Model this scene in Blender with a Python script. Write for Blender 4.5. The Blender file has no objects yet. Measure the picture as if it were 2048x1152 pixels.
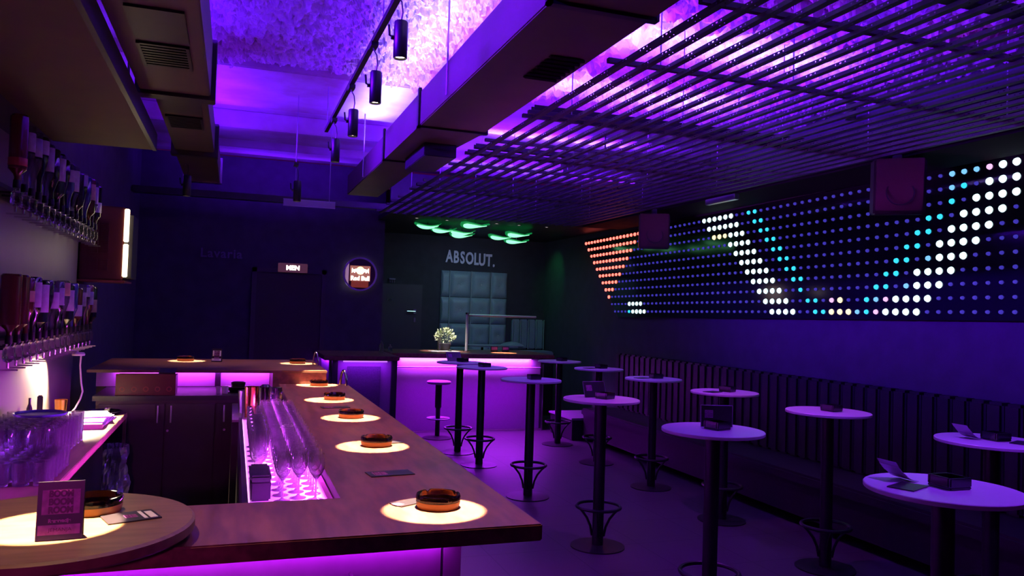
import bpy, bmesh, math, random
from mathutils import Vector, Matrix, noise
random.seed(7)
S = bpy.context.scene
C = S.collection
PI = math.pi

# ------------------------------------------------------------------ camera
FPX, YAW, PITCH, ROLL = 1571.24, math.radians(19.462), math.radians(1.720), math.radians(1.807)
EYE = Vector((0, 0, 1.75))
_cy, _sy, _cp, _sp = math.cos(YAW), math.sin(YAW), math.cos(PITCH), math.sin(PITCH)
_F = Vector((_sy*_cp, _cy*_cp, _sp)); _R = Vector((_cy, -_sy, 0)); _U = _R.cross(_F)
_r = math.cos(ROLL)*_R + math.sin(ROLL)*_U
_u = -math.sin(ROLL)*_R + math.cos(ROLL)*_U
cd = bpy.data.cameras.new('camera'); cam = bpy.data.objects.new('camera', cd); C.objects.link(cam)
cd.sensor_width = 36.0; cd.lens = 36.0*FPX/2048.0; cd.clip_start = 0.05
m = Matrix.Identity(4)
for i in range(3):
    m[i][0], m[i][1], m[i][2], m[i][3] = _r[i], _u[i], -_F[i], EYE[i]
cam.matrix_world = m
S.camera = cam

# ------------------------------------------------------------------ world, exposure
w = bpy.data.worlds.new('world'); S.world = w; w.use_nodes = True
w.node_tree.nodes['Background'].inputs[0].default_value = (0.48, 0.015, 0.62, 1)
w.node_tree.nodes['Background'].inputs[1].default_value = 0.06
S.view_settings.view_transform = 'Standard'; S.view_settings.look = 'None'
S.view_settings.exposure = 0.0; S.view_settings.gamma = 1.0; S.view_settings.use_curve_mapping = False
try:
    S.cycles.use_denoising = True
    S.cycles.max_bounces = 12; S.cycles.transparent_max_bounces = 24; S.cycles.transmission_bounces = 10
    S.cycles.sample_clamp_indirect = 4.0
    S.cycles.caustics_refractive = False; S.cycles.caustics_reflective = False
except Exception:
    pass

# ------------------------------------------------------------------ lights
VIOLET = (0.118, 0.005, 1.0); MAGENTA = (0.46, 0.014, 0.95); WARM = (1.0, 0.74, 0.40)
def area(name, loc, direction, sx, sy, color, watts, spread=180, yaxis=None, parent=None):
    ld = bpy.data.lights.new(name, 'AREA'); ld.shape = 'RECTANGLE'; ld.size = sx; ld.size_y = sy
    ld.color = color; ld.energy = watts; ld.spread = math.radians(spread)
    o = bpy.data.objects.new(name, ld); C.objects.link(o)
    z = -Vector(direction).normalized(); y = Vector(yaxis or (0, 1, 0))
    x = y.cross(z).normalized(); y = z.cross(x)
    mm = Matrix.Identity(4)
    for i in range(3):
        mm[i][0], mm[i][1], mm[i][2], mm[i][3] = x[i], y[i], z[i], loc[i]
    o.matrix_world = mm
    return o
def spot(name, loc, target, color, watts, deg, blend=0.06, radius=0.01):
    ld = bpy.data.lights.new(name, 'SPOT'); ld.color = color; ld.energy = watts
    ld.spot_size = math.radians(deg); ld.spot_blend = blend; ld.shadow_soft_size = radius
    o = bpy.data.objects.new(name, ld); C.objects.link(o)
    o.location = loc
    o.rotation_euler = (Vector(target)-Vector(loc)).to_track_quat('-Z', 'Y').to_euler()
    return o
# violet strips lying on top of the ducts and the hanging grid, washing the ceiling
area('strip_light', (1.19, 4.6, 3.27), (-0.05, 0, 1), 0.03, 6.6, VIOLET, 90)
area('strip_light', (1.19, 4.9, 3.275), (0.06, 0, 1), 0.03, 6.0, (0.50, 0.44, 1.0), 58, 100)  # added paler strip that whitens the hot band beside the duct
area('strip_light', (1.57, 4.6, 3.27), (0.35, 0, 1), 0.03, 4.0, VIOLET, 100)
area('strip_light', (-0.20, 4.2, 3.30), (0.25, 0, 1), 0.03, 3.4, VIOLET, 17)
area('strip_light', (-0.19, 4.6, 3.29), (1.35, 0, -0.17), 0.03, 5.6, (0.11, 0.002, 1.0), 130, 40)
area('strip_light', (-0.24, 7.4, 3.20), (0.3, 0, 1), 0.03, 2.0, VIOLET, 55)
area('strip_light', (-0.53, 5.0, 3.30), (-0.2, 0, 1), 0.03, 5.2, VIOLET, 50)
area('strip_light', (0.45, 10.3, 3.13), (0, 0.25, 1), 1.5, 0.03, VIOLET, 26)
for yy, pw in ((2.3, 100), (4.58, 160), (5.84, 140), (7.9, 140), (9.3, 80)):
    area('strip_light', (3.0, yy, 3.06), (0, 0.12, 1), 2.5, 0.03, VIOLET, pw)
    area('strip_light', (2.9, yy+0.01, 3.06), (0, 0.2, 1), 2.3, 0.03, (0.50, 0.40, 1.0), pw*0.14, 70)  # added paler strips that whiten the bright bands above the grid
# magenta strips under the counters
area('strip_light', (-0.28, 2.36, 1.055), (0, -0.35, -1), 1.85, 0.02, (0.60, 0.010, 0.95), 9)
area('strip_light', (0.72, 4.4, 1.055), (0.12, 0, -1), 0.02, 3.9, MAGENTA, 70, 125)
area('strip_light', (3.22, 10.68, 1.06), (0, -0.35, -1), 1.95, 0.02, (0.40, 0.006, 0.98), 60, 130)
area('strip_light', (0.585, 4.1, 1.05), (-0.9, 0, -0.35), 0.012, 2.9, (0.52, 0.02, 0.95), 14)
area('strip_light', (0.372, 4.1, 1.062), (-0.9, 0, -0.45), 0.012, 2.7, (0.57, 0.035, 0.95), 110, 130)
area('strip_light', (0.086, 4.35, 1.022), (1, 0, 0.30), 0.012, 1.8, (0.60, 0.05, 0.95), 190, 85)  # strip added on the aisle side to brighten the glass bowls
area('strip_light', (-0.27, 6.93, 1.195), (0, 0.1, -1), 1.15, 0.015, (0.56, 0.03, 0.95), 6)
area('strip_light', (3.22, 10.925, 1.04), (0, 0.30, -1), 1.95, 0.02, (0.50, 0.04, 0.95), 62)
area('strip_light', (1.60, 10.02, 1.05), (0, 0.3, -1), 0.60, 0.02, (0.32, 0.012, 0.98), 4)
area('strip_light', (1.14, 10.65, 1.05), (0.3, 0, -1), 0.02, 0.9, (0.30, 0.012, 0.98), 4)
# violet strip along the wall behind the glasses of the back counter
area('strip_light', (-1.165, 4.5, 1.02), (1, 0, -0.05), 0.012, 1.9, (0.42, 0.04, 1.0), 13, 110)
# added magenta fill spot without fixture behind the viewer, aimed at the near bar corner
spot('added_menu_fill', (-0.75, -0.9, 1.95), (-0.42, 2.3, 1.2), (1.0, 0.08, 0.85), 75, 26, 0.9, 0.06)

# ------------------------------------------------------------------ materials
def mat(name, col, rough=0.5, metal=0.0, noise_amt=0.0, nscale=30.0, bump=0.0, spec=0.5, coat=0.0, col2=None, stretch=None):
    mt = bpy.data.materials.new(name); mt.use_nodes = True
    n = mt.node_tree.nodes; l = mt.node_tree.links; b = n['Principled BSDF']
    b.inputs['Base Color'].default_value = (*col, 1); b.inputs['Roughness'].default_value = rough
    b.inputs['Metallic'].default_value = metal; b.inputs['Specular IOR Level'].default_value = spec
    b.inputs['Coat Weight'].default_value = coat; b.inputs['Coat Roughness'].default_value = 0.08
    tc = n.new('ShaderNodeTexCoord'); mp = n.new('ShaderNodeMapping')
    l.new(tc.outputs['Object'], mp.inputs['Vector'])
    if stretch: mp.inputs['Scale'].default_value = stretch
    nz = n.new('ShaderNodeTexNoise'); nz.inputs['Scale'].default_value = nscale; nz.inputs['Detail'].default_value = 6
    l.new(mp.outputs['Vector'], nz.inputs['Vector'])
    c2 = col2 or tuple(max(0, v*(1-noise_amt)) for v in col)
    mx = n.new('ShaderNodeMix'); mx.data_type = 'RGBA'
    mx.inputs[6].default_value = (*col, 1); mx.inputs[7].default_value = (*c2, 1)
    rp = n.new('ShaderNodeMapRange'); rp.inputs['From Min'].default_value = 0.35; rp.inputs['From Max'].default_value = 0.65
    l.new(nz.outputs['Fac'], rp.inputs['Value']); l.new(rp.outputs['Result'], mx.inputs[0])
    l.new(mx.outputs[2], b.inputs['Base Color'])
    if bump:
        bp = n.new('ShaderNodeBump'); bp.inputs['Strength'].default_value = bump; bp.inputs['Distance'].default_value = 0.01
        l.new(nz.outputs['Fac'], bp.inputs['Height']); l.new(bp.outputs['Normal'], b.inputs['Normal'])
    return mt
def emit(name, col, strength):
    mt = bpy.data.materials.new(name); mt.use_nodes = True
    b = mt.node_tree.nodes['Principled BSDF']
    b.inputs['Base Color'].default_value = (0.02, 0.02, 0.02, 1)
    b.inputs['Emission Color'].default_value = (*col, 1); b.inputs['Emission Strength'].default_value = strength
    return mt
def glass(name, tint=(1, 1, 1), clear=0.55, rough=0.02, film=0.0):
    """clear glass; film: diffuse haze added so the glass glows in the light"""
    mt = bpy.data.materials.new(name); mt.use_nodes = True
    n = mt.node_tree.nodes; l = mt.node_tree.links; n.remove(n['Principled BSDF'])
    out = n['Material Output']
    g = n.new('ShaderNodeBsdfGlass'); g.inputs['Color'].default_value = (*tint, 1); g.inputs['IOR'].default_value = 1.45; g.inputs['Roughness'].default_value = rough
    t = n.new('ShaderNodeBsdfTransparent'); t.inputs['Color'].default_value = (*tint, 1)
    mx = n.new('ShaderNodeMixShader'); mx.inputs[0].default_value = clear
    l.new(g.outputs[0], mx.inputs[1]); l.new(t.outputs[0], mx.inputs[2])
    last = mx
    if film:  # diffuse and translucent share added to give the bowls their glow
        d = n.new('ShaderNodeBsdfDiffuse'); d.inputs['Color'].default_value = (0.9, 0.9, 0.9, 1)
        tr = n.new('ShaderNodeBsdfTranslucent'); tr.inputs['Color'].default_value = (0.9, 0.9, 0.9, 1)
        m1 = n.new('ShaderNodeMixShader'); l.new(d.outputs[0], m1.inputs[1]); l.new(tr.outputs[0], m1.inputs[2])
        m2 = n.new('ShaderNodeMixShader'); m2.inputs[0].default_value = film
        l.new(mx.outputs[0], m2.inputs[1]); l.new(m1.outputs[0], m2.inputs[2]); last = m2
    l.new(last.outputs[0], out.inputs['Surface'])
    return mt
M_wood = mat('counter_wood', (0.22, 0.082, 0.062), 0.34, noise_amt=0.45, nscale=9, bump=0.03, stretch=(3, 0.6, 3))
M_woodx = mat('counter_wood_cross', (0.17, 0.070, 0.052), 0.34, noise_amt=0.45, nscale=9, bump=0.03, stretch=(0.6, 3, 3))
M_disc = mat('disc_wood', (0.20, 0.105, 0.06), 0.38, noise_amt=0.35, nscale=9, bump=0.03, stretch=(0.8, 4, 3))
M_oak = mat('back_counter_wood', (0.33, 0.20, 0.11), 0.4, noise_amt=0.3, nscale=8, stretch=(3, 0.5, 3))
M_black = mat('black_paint', (0.014, 0.011, 0.016), 0.45, noise_amt=0.3, nscale=20)
M_blackmetal = mat('black_metal', (0.010, 0.008, 0.011), 0.4, 0.0, noise_amt=0.2, spec=0.3)
M_satin = mat('satin_steel', (0.80, 0.78, 0.80), 0.35, 0.35, noise_amt=0.05)
M_wall = mat('dark_wall', (0.060, 0.050, 0.075), 0.85, noise_amt=0.25, nscale=6, bump=0.05)
M_rwall = mat('recess_wall', (0.045, 0.040, 0.060), 0.85, noise_amt=0.2, nscale=6, bump=0.05)
M_front = mat('bar_front', (0.46, 0.40, 0.50), 0.55, noise_amt=0.1, nscale=14)
M_djfront = mat('dj_front', (0.24, 0.20, 0.26), 0.6, noise_amt=0.25, nscale=180, bump=0.1)
M_white = mat('white_laminate', (0.78, 0.74, 0.80), 0.32, noise_amt=0.03)
M_panel = mat('white_splash_panel', (0.21, 0.18, 0.16), 0.5, noise_amt=0.08, nscale=4)
M_tin = mat('duct_sheet', (0.070, 0.052, 0.040), 0.5, 0.1, noise_amt=0.25, nscale=3)
M_soffit = mat('soffit_board', (0.070, 0.062, 0.020), 0.7, noise_amt=0.2, nscale=3)
M_slat = mat('slat_metal', (0.018, 0.014, 0.025), 0.5, 0.1, noise_amt=0.2)
M_slatdark = mat('crossbar_metal', (0.02, 0.015, 0.025), 0.5, noise_amt=0.2)
M_chrome = mat('chrome', (0.75, 0.73, 0.74), 0.14, 1.0, noise_amt=0.05)
M_steel = mat('brushed_steel', (0.55, 0.53, 0.56), 0.3, 1.0, noise_amt=0.1, stretch=(1, 1, 20))
M_copper = mat('copper', (0.55, 0.24, 0.09), 0.22, 1.0, noise_amt=0.1)
M_ash = mat('ashtray_glass', (0.13, 0.045, 0.015), 0.05, spec=0.8)
M_ash.node_tree.nodes['Principled BSDF'].inputs['Transmission Weight'].default_value = 1.0
M_amberlight = mat('ashtray_amber_light', (0.60, 0.27, 0.07), 0.22)  # light glowing through the ashtray foot, painted as amber
M_ashblack = mat('ashtray_black', (0.010, 0.008, 0.012), 0.22, coat=0.3)
M_card = mat('card_black', (0.020, 0.014, 0.024), 0.35, noise_amt=0.2)
M_pink = mat('card_pink', (0.50, 0.13, 0.46), 0.5, noise_amt=0.35, nscale=60)
M_print = mat('card_print', (0.62, 0.58, 0.62), 0.5)
M_ink = mat('card_ink', (0.12, 0.01, 0.10), 0.5)
M_quilt = mat('quilted_leather', (0.27, 0.34, 0.43), 0.42, noise_amt=0.12, nscale=60, bump=0.03)
M_seam = mat('quilt_piping', (0.42, 0.46, 0.52), 0.4)
M_darkleather = mat('dark_leather', (0.014, 0.010, 0.017), 0.45, noise_amt=0.2, nscale=40)
M_door = mat('dark_door', (0.028, 0.018, 0.024), 0.5, noise_amt=0.2)
M_letter = mat('letter_face', (0.85, 0.72, 0.95), 0.5)
M_dimletter = mat('dim_letter', (0.16, 0.12, 0.22), 0.5)
M_ledpanel = mat('led_panel_gloss', (0.006, 0.005, 0.010), 0.10, spec=0.6)
M_cab = mat('cabinet_dark', (0.055, 0.040, 0.040), 0.5, noise_amt=0.2, nscale=8)
M_redtub = mat('red_plastic', (0.075, 0.004, 0.006), 0.35)
M_maroon = mat('maroon_metal', (0.10, 0.018, 0.018), 0.4)
M_paper = mat('white_paper', (0.85, 0.83, 0.80), 0.7)
M_cable = mat('white_cable', (0.80, 0.74, 0.66), 0.5)
M_bag = mat('clear_plastic_bag', (0.85, 0.85, 0.88), 0.16, spec=0.9, noise_amt=0.3, nscale=18)
M_bag.node_tree.nodes['Principled BSDF'].inputs['Metallic'].default_value = 0.35
M_leaf = mat('white_green_leaf', (0.72, 0.80, 0.50), 0.5, noise_amt=0.3)
M_pot = mat('grey_pot', (0.09, 0.09, 0.10), 0.5)
M_blueplastic = mat('blue_tray', (0.10, 0.09, 0.32), 0.4)
M_glass = glass('clear_glass', (0.97, 0.95, 0.98), 0.10, film=0.085)
M_glass2 = glass('tumbler_glass', (0.96, 0.94, 0.98), 0.12, film=0.05)
M_rim = mat('rim_trim', (0.32, 0.24, 0.38), 0.35, 0.3)
M_greenrim = emit('green_shade', (0.01, 0.40, 0.10), 0.55)
M_green = emit('green_glow', (0.24, 1.0, 0.46), 1.9)
M_bulb = emit('bulb_glow', (1.0, 0.86, 0.58), 14)
M_tube = emit('tube_glow', (1.0, 0.80, 0.52), 3.2)
M_mstrip = emit('magenta_strip', (0.95, 0.30, 1.0), 2.2)
M_signwhite = emit('sign_white', (1.0, 0.80, 0.72), 3.0)
M_signyellow = emit('sign_yellow', (1.0, 0.72, 0.32), 2.6)
M_signred = emit('sign_red', (0.9, 0.12, 0.06), 0.18)
M_signpanel = emit('sign_panel', (0.9, 0.30, 0.24), 0.42)
M_menbox = emit('men_box', (0.7, 0.2, 0.4), 0.10)
M_halo = emit('sign_backlight', (0.85, 0.70, 1.0), 2.4)

# concrete ceiling: rough plaster with brown stains
def ceiling_mat():
    mt = bpy.data.materials.new('rough_plaster'); mt.use_nodes = True
    n = mt.node_tree.nodes; l = mt.node_tree.links; b = n['Principled BSDF']; b.inputs['Roughness'].default_value = 1.0
    tc = n.new('ShaderNodeTexCoord')
    nz = n.new('ShaderNodeTexNoise'); nz.inputs['Scale'].default_value = 0.9; nz.inputs['Detail'].default_value = 7
    l.new(tc.outputs['Object'], nz.inputs['Vector'])
    cr = n.new('ShaderNodeValToRGB')
    cr.color_ramp.elements[0].position = 0.30; cr.color_ramp.elements[0].color = (0.30, 0.19, 0.13, 1)
    cr.color_ramp.elements[1].position = 0.56; cr.color_ramp.elements[1].color = (0.55, 0.52, 0.55, 1)
    l.new(nz.outputs['Fac'], cr.inputs['Fac']); l.new(cr.outputs['Color'], b.inputs['Base Color'])
    n2 = n.new('ShaderNodeTexNoise'); n2.inputs['Scale'].default_value = 26; n2.inputs['Detail'].default_value = 8; n2.inputs['Roughness'].default_value = 0.65
    l.new(tc.outputs['Object'], n2.inputs['Vector'])
    bp = n.new('ShaderNodeBump'); bp.inputs['Strength'].default_value = 0.7; bp.inputs['Distance'].default_value = 0.03
    l.new(n2.outputs['Fac'], bp.inputs['Height']); l.new(bp.outputs['Normal'], b.inputs['Normal'])
    return mt
M_ceil = ceiling_mat()
M_beam = mat('beam_concrete', (0.44, 0.40, 0.42), 0.75, nscale=2.2, bump=0.25, col2=(0.30, 0.24, 0.20))
def floor_mat():
    mt = bpy.data.materials.new('dark_tiles'); mt.use_nodes = True
    n = mt.node_tree.nodes; l = mt.node_tree.links; b = n['Principled BSDF']
    tc = n.new('ShaderNodeTexCoord'); bk = n.new('ShaderNodeTexBrick')
    bk.inputs['Color1'].default_value = (0.050, 0.040, 0.048, 1); bk.inputs['Color2'].default_value = (0.044, 0.036, 0.043, 1)
    bk.inputs['Mortar'].default_value = (0.018, 0.017, 0.02, 1); bk.inputs['Scale'].default_value = 1.0
    bk.inputs['Mortar Size'].default_value = 0.005; bk.inputs['Brick Width'].default_value = 0.6; bk.inputs['Row Height'].default_value = 0.6
    bk.offset = 0.0
    l.new(tc.outputs['Object'], bk.inputs['Vector']); l.new(bk.outputs['Color'], b.inputs['Base Color'])
    b.inputs['Roughness'].default_value = 0.48; b.inputs['Specular IOR Level'].default_value = 0.35
    return mt
M_floor = floor_mat()

# ------------------------------------------------------------------ mesh helpers
class MB:
    def __init__(s, org=(0, 0, 0)):
        s.bm = bmesh.new(); s.o = Vector(org)
    def _v(s, p): return s.bm.verts.new(Vector(p)-s.o)
    def box(s, x0, x1, y0, y1, z0, z1, rz=0.0, rx=0.0, bev=0.0):
        c = Vector(((x0+x1)/2, (y0+y1)/2, (z0+z1)/2)); R = Matrix.Rotation(rz, 3, 'Z') @ Matrix.Rotation(rx, 3, 'X')
        vs = []
        for z in (z0, z1):
            for x, y in ((x0, y0), (x1, y0), (x1, y1), (x0, y1)):
                vs.append(s._v(c + R @ (Vector((x, y, z))-c)))
        fs = [(3, 2, 1, 0), (4, 5, 6, 7), (0, 1, 5, 4), (1, 2, 6, 5), (2, 3, 7, 6), (3, 0, 4, 7)]
        f = [s.bm.faces.new([vs[i] for i in q]) for q in fs]
        if bev:
            es = list({e for q in f for e in q.edges})
            bmesh.ops.bevel(s.bm, geom=es, offset=bev, segments=2, affect='EDGES', clamp_overlap=True)
        return s
    def prism(s, poly, z0, z1, bev=0.0):
        a = [s._v((x, y, z0)) for x, y in poly]; b = [s._v((x, y, z1)) for x, y in poly]
        n = len(poly); f = [s.bm.faces.new(list(reversed(a))), s.bm.faces.new(b)]
        for i in range(n):
            f.append(s.bm.faces.new([a[i], a[(i+1) % n], b[(i+1) % n], b[i]]))
        if bev:
            es = list({e for q in f for e in q.edges})
            bmesh.ops.bevel(s.bm, geom=es, offset=bev, segments=2, affect='EDGES', clamp_overlap=True)
        return s
    def lathe(s, prof, at=(0, 0, 0), seg=24, axis=None, close=False):
        """prof: list of (r, h); axis default +Z"""
        at = Vector(at); Q = (Vector(axis).normalized().to_track_quat('Z', 'Y').to_matrix() if axis else Matrix.Identity(3))
        rings = []
        for r, h in prof:
            if r <= 1e-6: rings.append([s._v(at + Q @ Vector((0, 0, h)))])
            else: rings.append([s._v(at + Q @ Vector((r*math.cos(2*PI*k/seg), r*math.sin(2*PI*k/seg), h))) for k in range(seg)])
        pairs = list(zip(rings[:-1], rings[1:]))
        if close: pairs.append((rings[-1], rings[0]))
        for A, B in pairs:
            if len(A) == 1 and len(B) == 1: continue
            for k in range(seg):
                k2 = (k+1) % seg
                if len(A) == 1: s.bm.faces.new([A[0], B[k2], B[k]][::-1])
                elif len(B) == 1: s.bm.faces.new([A[k], A[k2], B[0]])
                else: s.bm.faces.new([A[k], A[k2], B[k2], B[k]])
        return s
    def tube(s, pts, r, seg=8, cyc=False):
        pts = [Vector(p) for p in pts]; n = len(pts); rings = []
        for i, p in enumerate(pts):
            if cyc: d = pts[(i+1) % n]-pts[i-1]
            else: d = pts[min(i+1, n-1)]-pts[max(i-1, 0)]
            q = d.normalized().to_track_quat('Z', 'Y').to_matrix()
            rr = r[i] if isinstance(r, (list, tuple)) else r
            rings.append([s._v(p + q @ Vector((rr*math.cos(2*PI*k/seg), rr*math.sin(2*PI*k/seg), 0))) for k in range(seg)])
        for i in range(n if cyc else n-1):
            A, B = rings[i], rings[(i+1) % n]
            # align the rings so that the tube does not twist
            off = min(range(seg), key=lambda o: sum((A[k].co-B[(k+o) % seg].co).length for k in range(0, seg, 2)))
            for k in range(seg):
                s.bm.faces.new([A[k], A[(k+1) % seg], B[(k+1+off) % seg], B[(k+off) % seg]])
        if not cyc:
            s.bm.faces.new(rings[0][::-1]); s.bm.faces.new(rings[-1])
        return s
    def quad(s, a, b, c, d):
        s.bm.faces.new([s._v(p) for p in (a, b, c, d)]); return s
    def obj(s, name, mats, parent=None, smooth=False, fix=True):
        if fix: bmesh.ops.recalc_face_normals(s.bm, faces=s.bm.faces)
        me = bpy.data.meshes.new(name); s.bm.to_mesh(me); s.bm.free()
        for mt in (mats if isinstance(mats, (list, tuple)) else [mats]): me.materials.append(mt)
        if smooth:
            me.polygons.foreach_set('use_smooth', [True]*len(me.polygons))
            try: me.set_sharp_from_angle(angle=math.radians(38))
            except Exception: pass
        o = bpy.data.objects.new(name, me); C.objects.link(o)
        if parent: o.parent = parent
        else: o.location = tuple(s.o)
        return o
def tag(o, label, cat, group=None):
    o['label'] = label; o['category'] = cat
    if group: o['group'] = group
    return o
def thing(name, label, cat, loc=(0, 0, 0), rotz=0.0, group=None):
    o = bpy.data.objects.new(name, None); C.objects.link(o); o.empty_display_size = 0.05
    o.location = loc; o.rotation_euler = (0, 0, rotz)
    return tag(o, label, cat, group)
def struct(o):
    o['kind'] = 'structure'; return o
def dup(root, loc, label, rotz=0.0, group=None):
    r = root.copy(); C.objects.link(r); r.location = loc; r.rotation_euler = (0, 0, rotz); r['label'] = label
    if group: r['group'] = group
    for ch in list(root.children):
        c = ch.copy(); C.objects.link(c); c.parent = r
        for g in list(ch.children):
            d = g.copy(); C.objects.link(d); d.parent = c
    return r
def text(name, s, size, mt, parent, loc, rot=(PI/2, 0, 0), ext=0.004, bold=0.0, sx=1.0, align='CENTER', spacing=1.0):
    cu = bpy.data.curves.new(name, 'FONT'); cu.body = s; cu.size = size; cu.extrude = ext; cu.offset = bold
    cu.align_x = align; cu.align_y = 'CENTER'; cu.space_character = spacing; cu.resolution_u = 3
    t = bpy.data.objects.new(name, cu); C.objects.link(t)
    bpy.context.view_layer.update()
    me = bpy.data.meshes.new_from_object(t.evaluated_get(bpy.context.evaluated_depsgraph_get()))
    bpy.data.objects.remove(t); me.materials.clear(); me.materials.append(mt)
    o = bpy.data.objects.new(name, me); C.objects.link(o)
    o.parent = parent; o.location = loc; o.rotation_euler = rot; o.scale = (sx, 1, 1)
    return o
ORD = ['first', 'second', 'third', 'fourth', 'fifth', 'sixth', 'seventh', 'eighth', 'ninth', 'tenth', 'eleventh', 'twelfth',
       'thirteenth', 'fourteenth', 'fifteenth', 'sixteenth', 'seventeenth', 'eighteenth', 'nineteenth', 'twentieth',
       'twenty-first', 'twenty-second', 'twenty-third', 'twenty-fourth', 'twenty-fifth', 'twenty-sixth']
# ================================================================== the setting
struct(MB().box(-1.25, 5.25, -1.5, 13.05, -0.06, 0.0).obj('floor', M_floor))
struct(MB().box(-1.28, -1.20, -1.5, 11.2, 0, 3.72).obj('wall_left', M_wall))
struct(MB().box(-1.28, 2.00, 11.2, 11.28, 0, 3.72).obj('wall_back', M_wall))
struct(MB().box(1.92, 2.00, 11.28, 13.05, 0, 3.72).obj('wall_recess_left', M_rwall))
struct(MB().box(1.92, 5.28, 13.0, 13.08, 0, 3.72).obj('wall_recess', M_rwall))
struct(MB().box(5.20, 5.28, -1.5, 13.0, 0, 3.72).obj('wall_right', M_rwall))
# rough plaster ceiling, really uneven near the camera
def plaster(x0, x1, y0, y1, step):
    bm = bmesh.new(); nx, ny = int((x1-x0)/step), int((y1-y0)/step)
    g = []
    for j in range(ny+1):
        row = []
        for i in range(nx+1):
            x = x0+(x1-x0)*i/nx; y = y0+(y1-y0)*j/ny
            p = Vector((x, y, 0))
            d = noise.fractal(p*1.3, 1.0, 2.0, 3)*0.025
            q = noise.noise(p*6.0+Vector((5, 3, 1))); q2 = noise.noise(p*15+Vector((9, 2, 4))); q3 = noise.noise(p*34+Vector((1, 7, 4)))
            k = 0.45+0.55*min(1, max(0, abs(x-0.6)*1.3))
            fl = lambda t, e: min(1.0, max(0.0, t/e))
            d += (fl(q-0.08, 0.10)*0.030 + fl(q2-0.06, 0.07)*0.036 + abs(q2)*0.03 + fl(q3-0.12, 0.08)*0.022)*k
            row.append(bm.verts.new((x, y, 3.71-d)))
        g.append(row)
    for j in range(ny):
        for i in range(nx):
            bm.faces.new((g[j][i], g[j+1][i], g[j+1][i+1], g[j][i+1]))
    me = bpy.data.meshes.new('ceiling'); bm.to_mesh(me); bm.free(); me.materials.append(M_ceil)
    o = bpy.data.objects.new('ceiling', me); C.objects.link(o); return o
struct(plaster(-0.75, 1.75, 3.6, 6.66, 0.0125))
struct(plaster(1.75, 5.25, 1.5, 6.66, 0.028))
struct(MB().box(-1.28, 5.28, -0.5, 11.25, 3.74, 3.80).obj('ceiling', M_beam))
struct(MB().box(-1.2, 5.2, 6.62, 7.95, 3.64, 3.745, bev=0.01).obj('trim_1', M_beam))
struct(MB().box(-1.2, 5.2, 8.55, 9.20, 3.56, 3.745, bev=0.01).obj('trim_2', M_beam))
struct(MB().box(-1.2, 5.2, 9.75, 10.15, 3.58, 3.745, bev=0.01).obj('trim_3', M_beam))
struct(MB().box(1.9, 5.2, 10.32, 13.0, 3.00, 3.06).obj('ceiling_recess', M_black))
struct(MB().box(1.9, 5.2, 10.30, 10.36, 3.00, 3.55).obj('trim_4', M_black))
struct(MB().box(5.16, 5.2, -1.4, 13.0, 0, 0.09).obj('baseboard_right', M_black))
# door to the toilets in the back wall, and the door in the recess
d = MB()
d.box(0.22, 0.28, 11.15, 11.2, 0, 2.24); d.box(1.14, 1.20, 11.15, 11.2, 0, 2.24); d.box(0.22, 1.20, 11.15, 11.2, 2.18, 2.24)
struct(d.obj('trim_5', mat('door_frame', (0.05, 0.036, 0.05), 0.5)))
d1 = struct(MB().box(0.28, 1.14, 11.17, 11.2, 0, 2.18).obj('door_1', M_door))
d2 = struct(MB().box(2.18, 2.98, 12.95, 13.0, 0, 2.15).obj('door_2', mat('recess_door', (0.05, 0.04, 0.06), 0.5)))
h = MB(); h.tube([(2.86, 12.93, 1.70), (2.86, 12.90, 1.70), (2.72, 12.90, 1.70)], 0.012); h.box(2.835, 2.885, 12.935, 12.95, 1.66, 1.74)
h.box(2.845, 2.875, 12.935, 12.95, 1.52, 1.60)
h.obj('door_handle', M_chrome, d2)

# ================================================================== ducts, soffits, beams of the ceiling services
t = thing('ventilation_duct', 'long dark sheet-metal duct under the plaster ceiling, right of the track spotlights', 'duct', (1.38, 5.0, 3.0))
o = (1.38, 5.0, 3.0)
MB(o).box(1.15, 1.62, 0.9, 5.26, 3.00, 3.24, bev=0.006).obj('duct_body', M_tin, t)
a = MB(o); pl = [(1.15, 5.26), (1.62, 5.26), (1.52, 6.6), (1.15, 6.6)]
a.prism(pl, 3.0, 3.235); a.obj('duct_reducer', M_tin, t)
MB(o).box(1.15, 1.50, 6.6, 8.9, 3.00, 3.22, bev=0.006).obj('duct_body', M_tin, t)
MB(o).box(1.30, 1.55, 5.75, 6.45, 2.90, 3.0, bev=0.005).obj('outlet_box', M_black, t)
for yy in (2.9, 5.26, 6.6):
    f = MB(o); x1 = 1.505 if yy > 6 else 1.625
    for q in ((1.135, 1.155, 2.985, 3.26), (x1-0.01, x1+0.012, 2.985, 3.26)): f.box(q[0], q[1], yy-0.02, yy+0.02, q[2], q[3])
    f.box(1.135, x1, yy-0.02, yy+0.02, 2.985, 3.0); f.obj('flange', M_blackmetal, t)
g = MB(o)
for k in range(7): g.box(1.40, 1.58, 3.5+0.06*k, 3.53+0.06*k, 2.988, 3.0, rx=0.5)
g.obj('grille', M_blackmetal, t)
for yy in (4.5, 7.7):
    MB(o).tube([(1.14, yy, 3.02), (1.14, yy, 3.70)], 0.006).obj('hanger_rod', M_rim, t)

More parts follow.
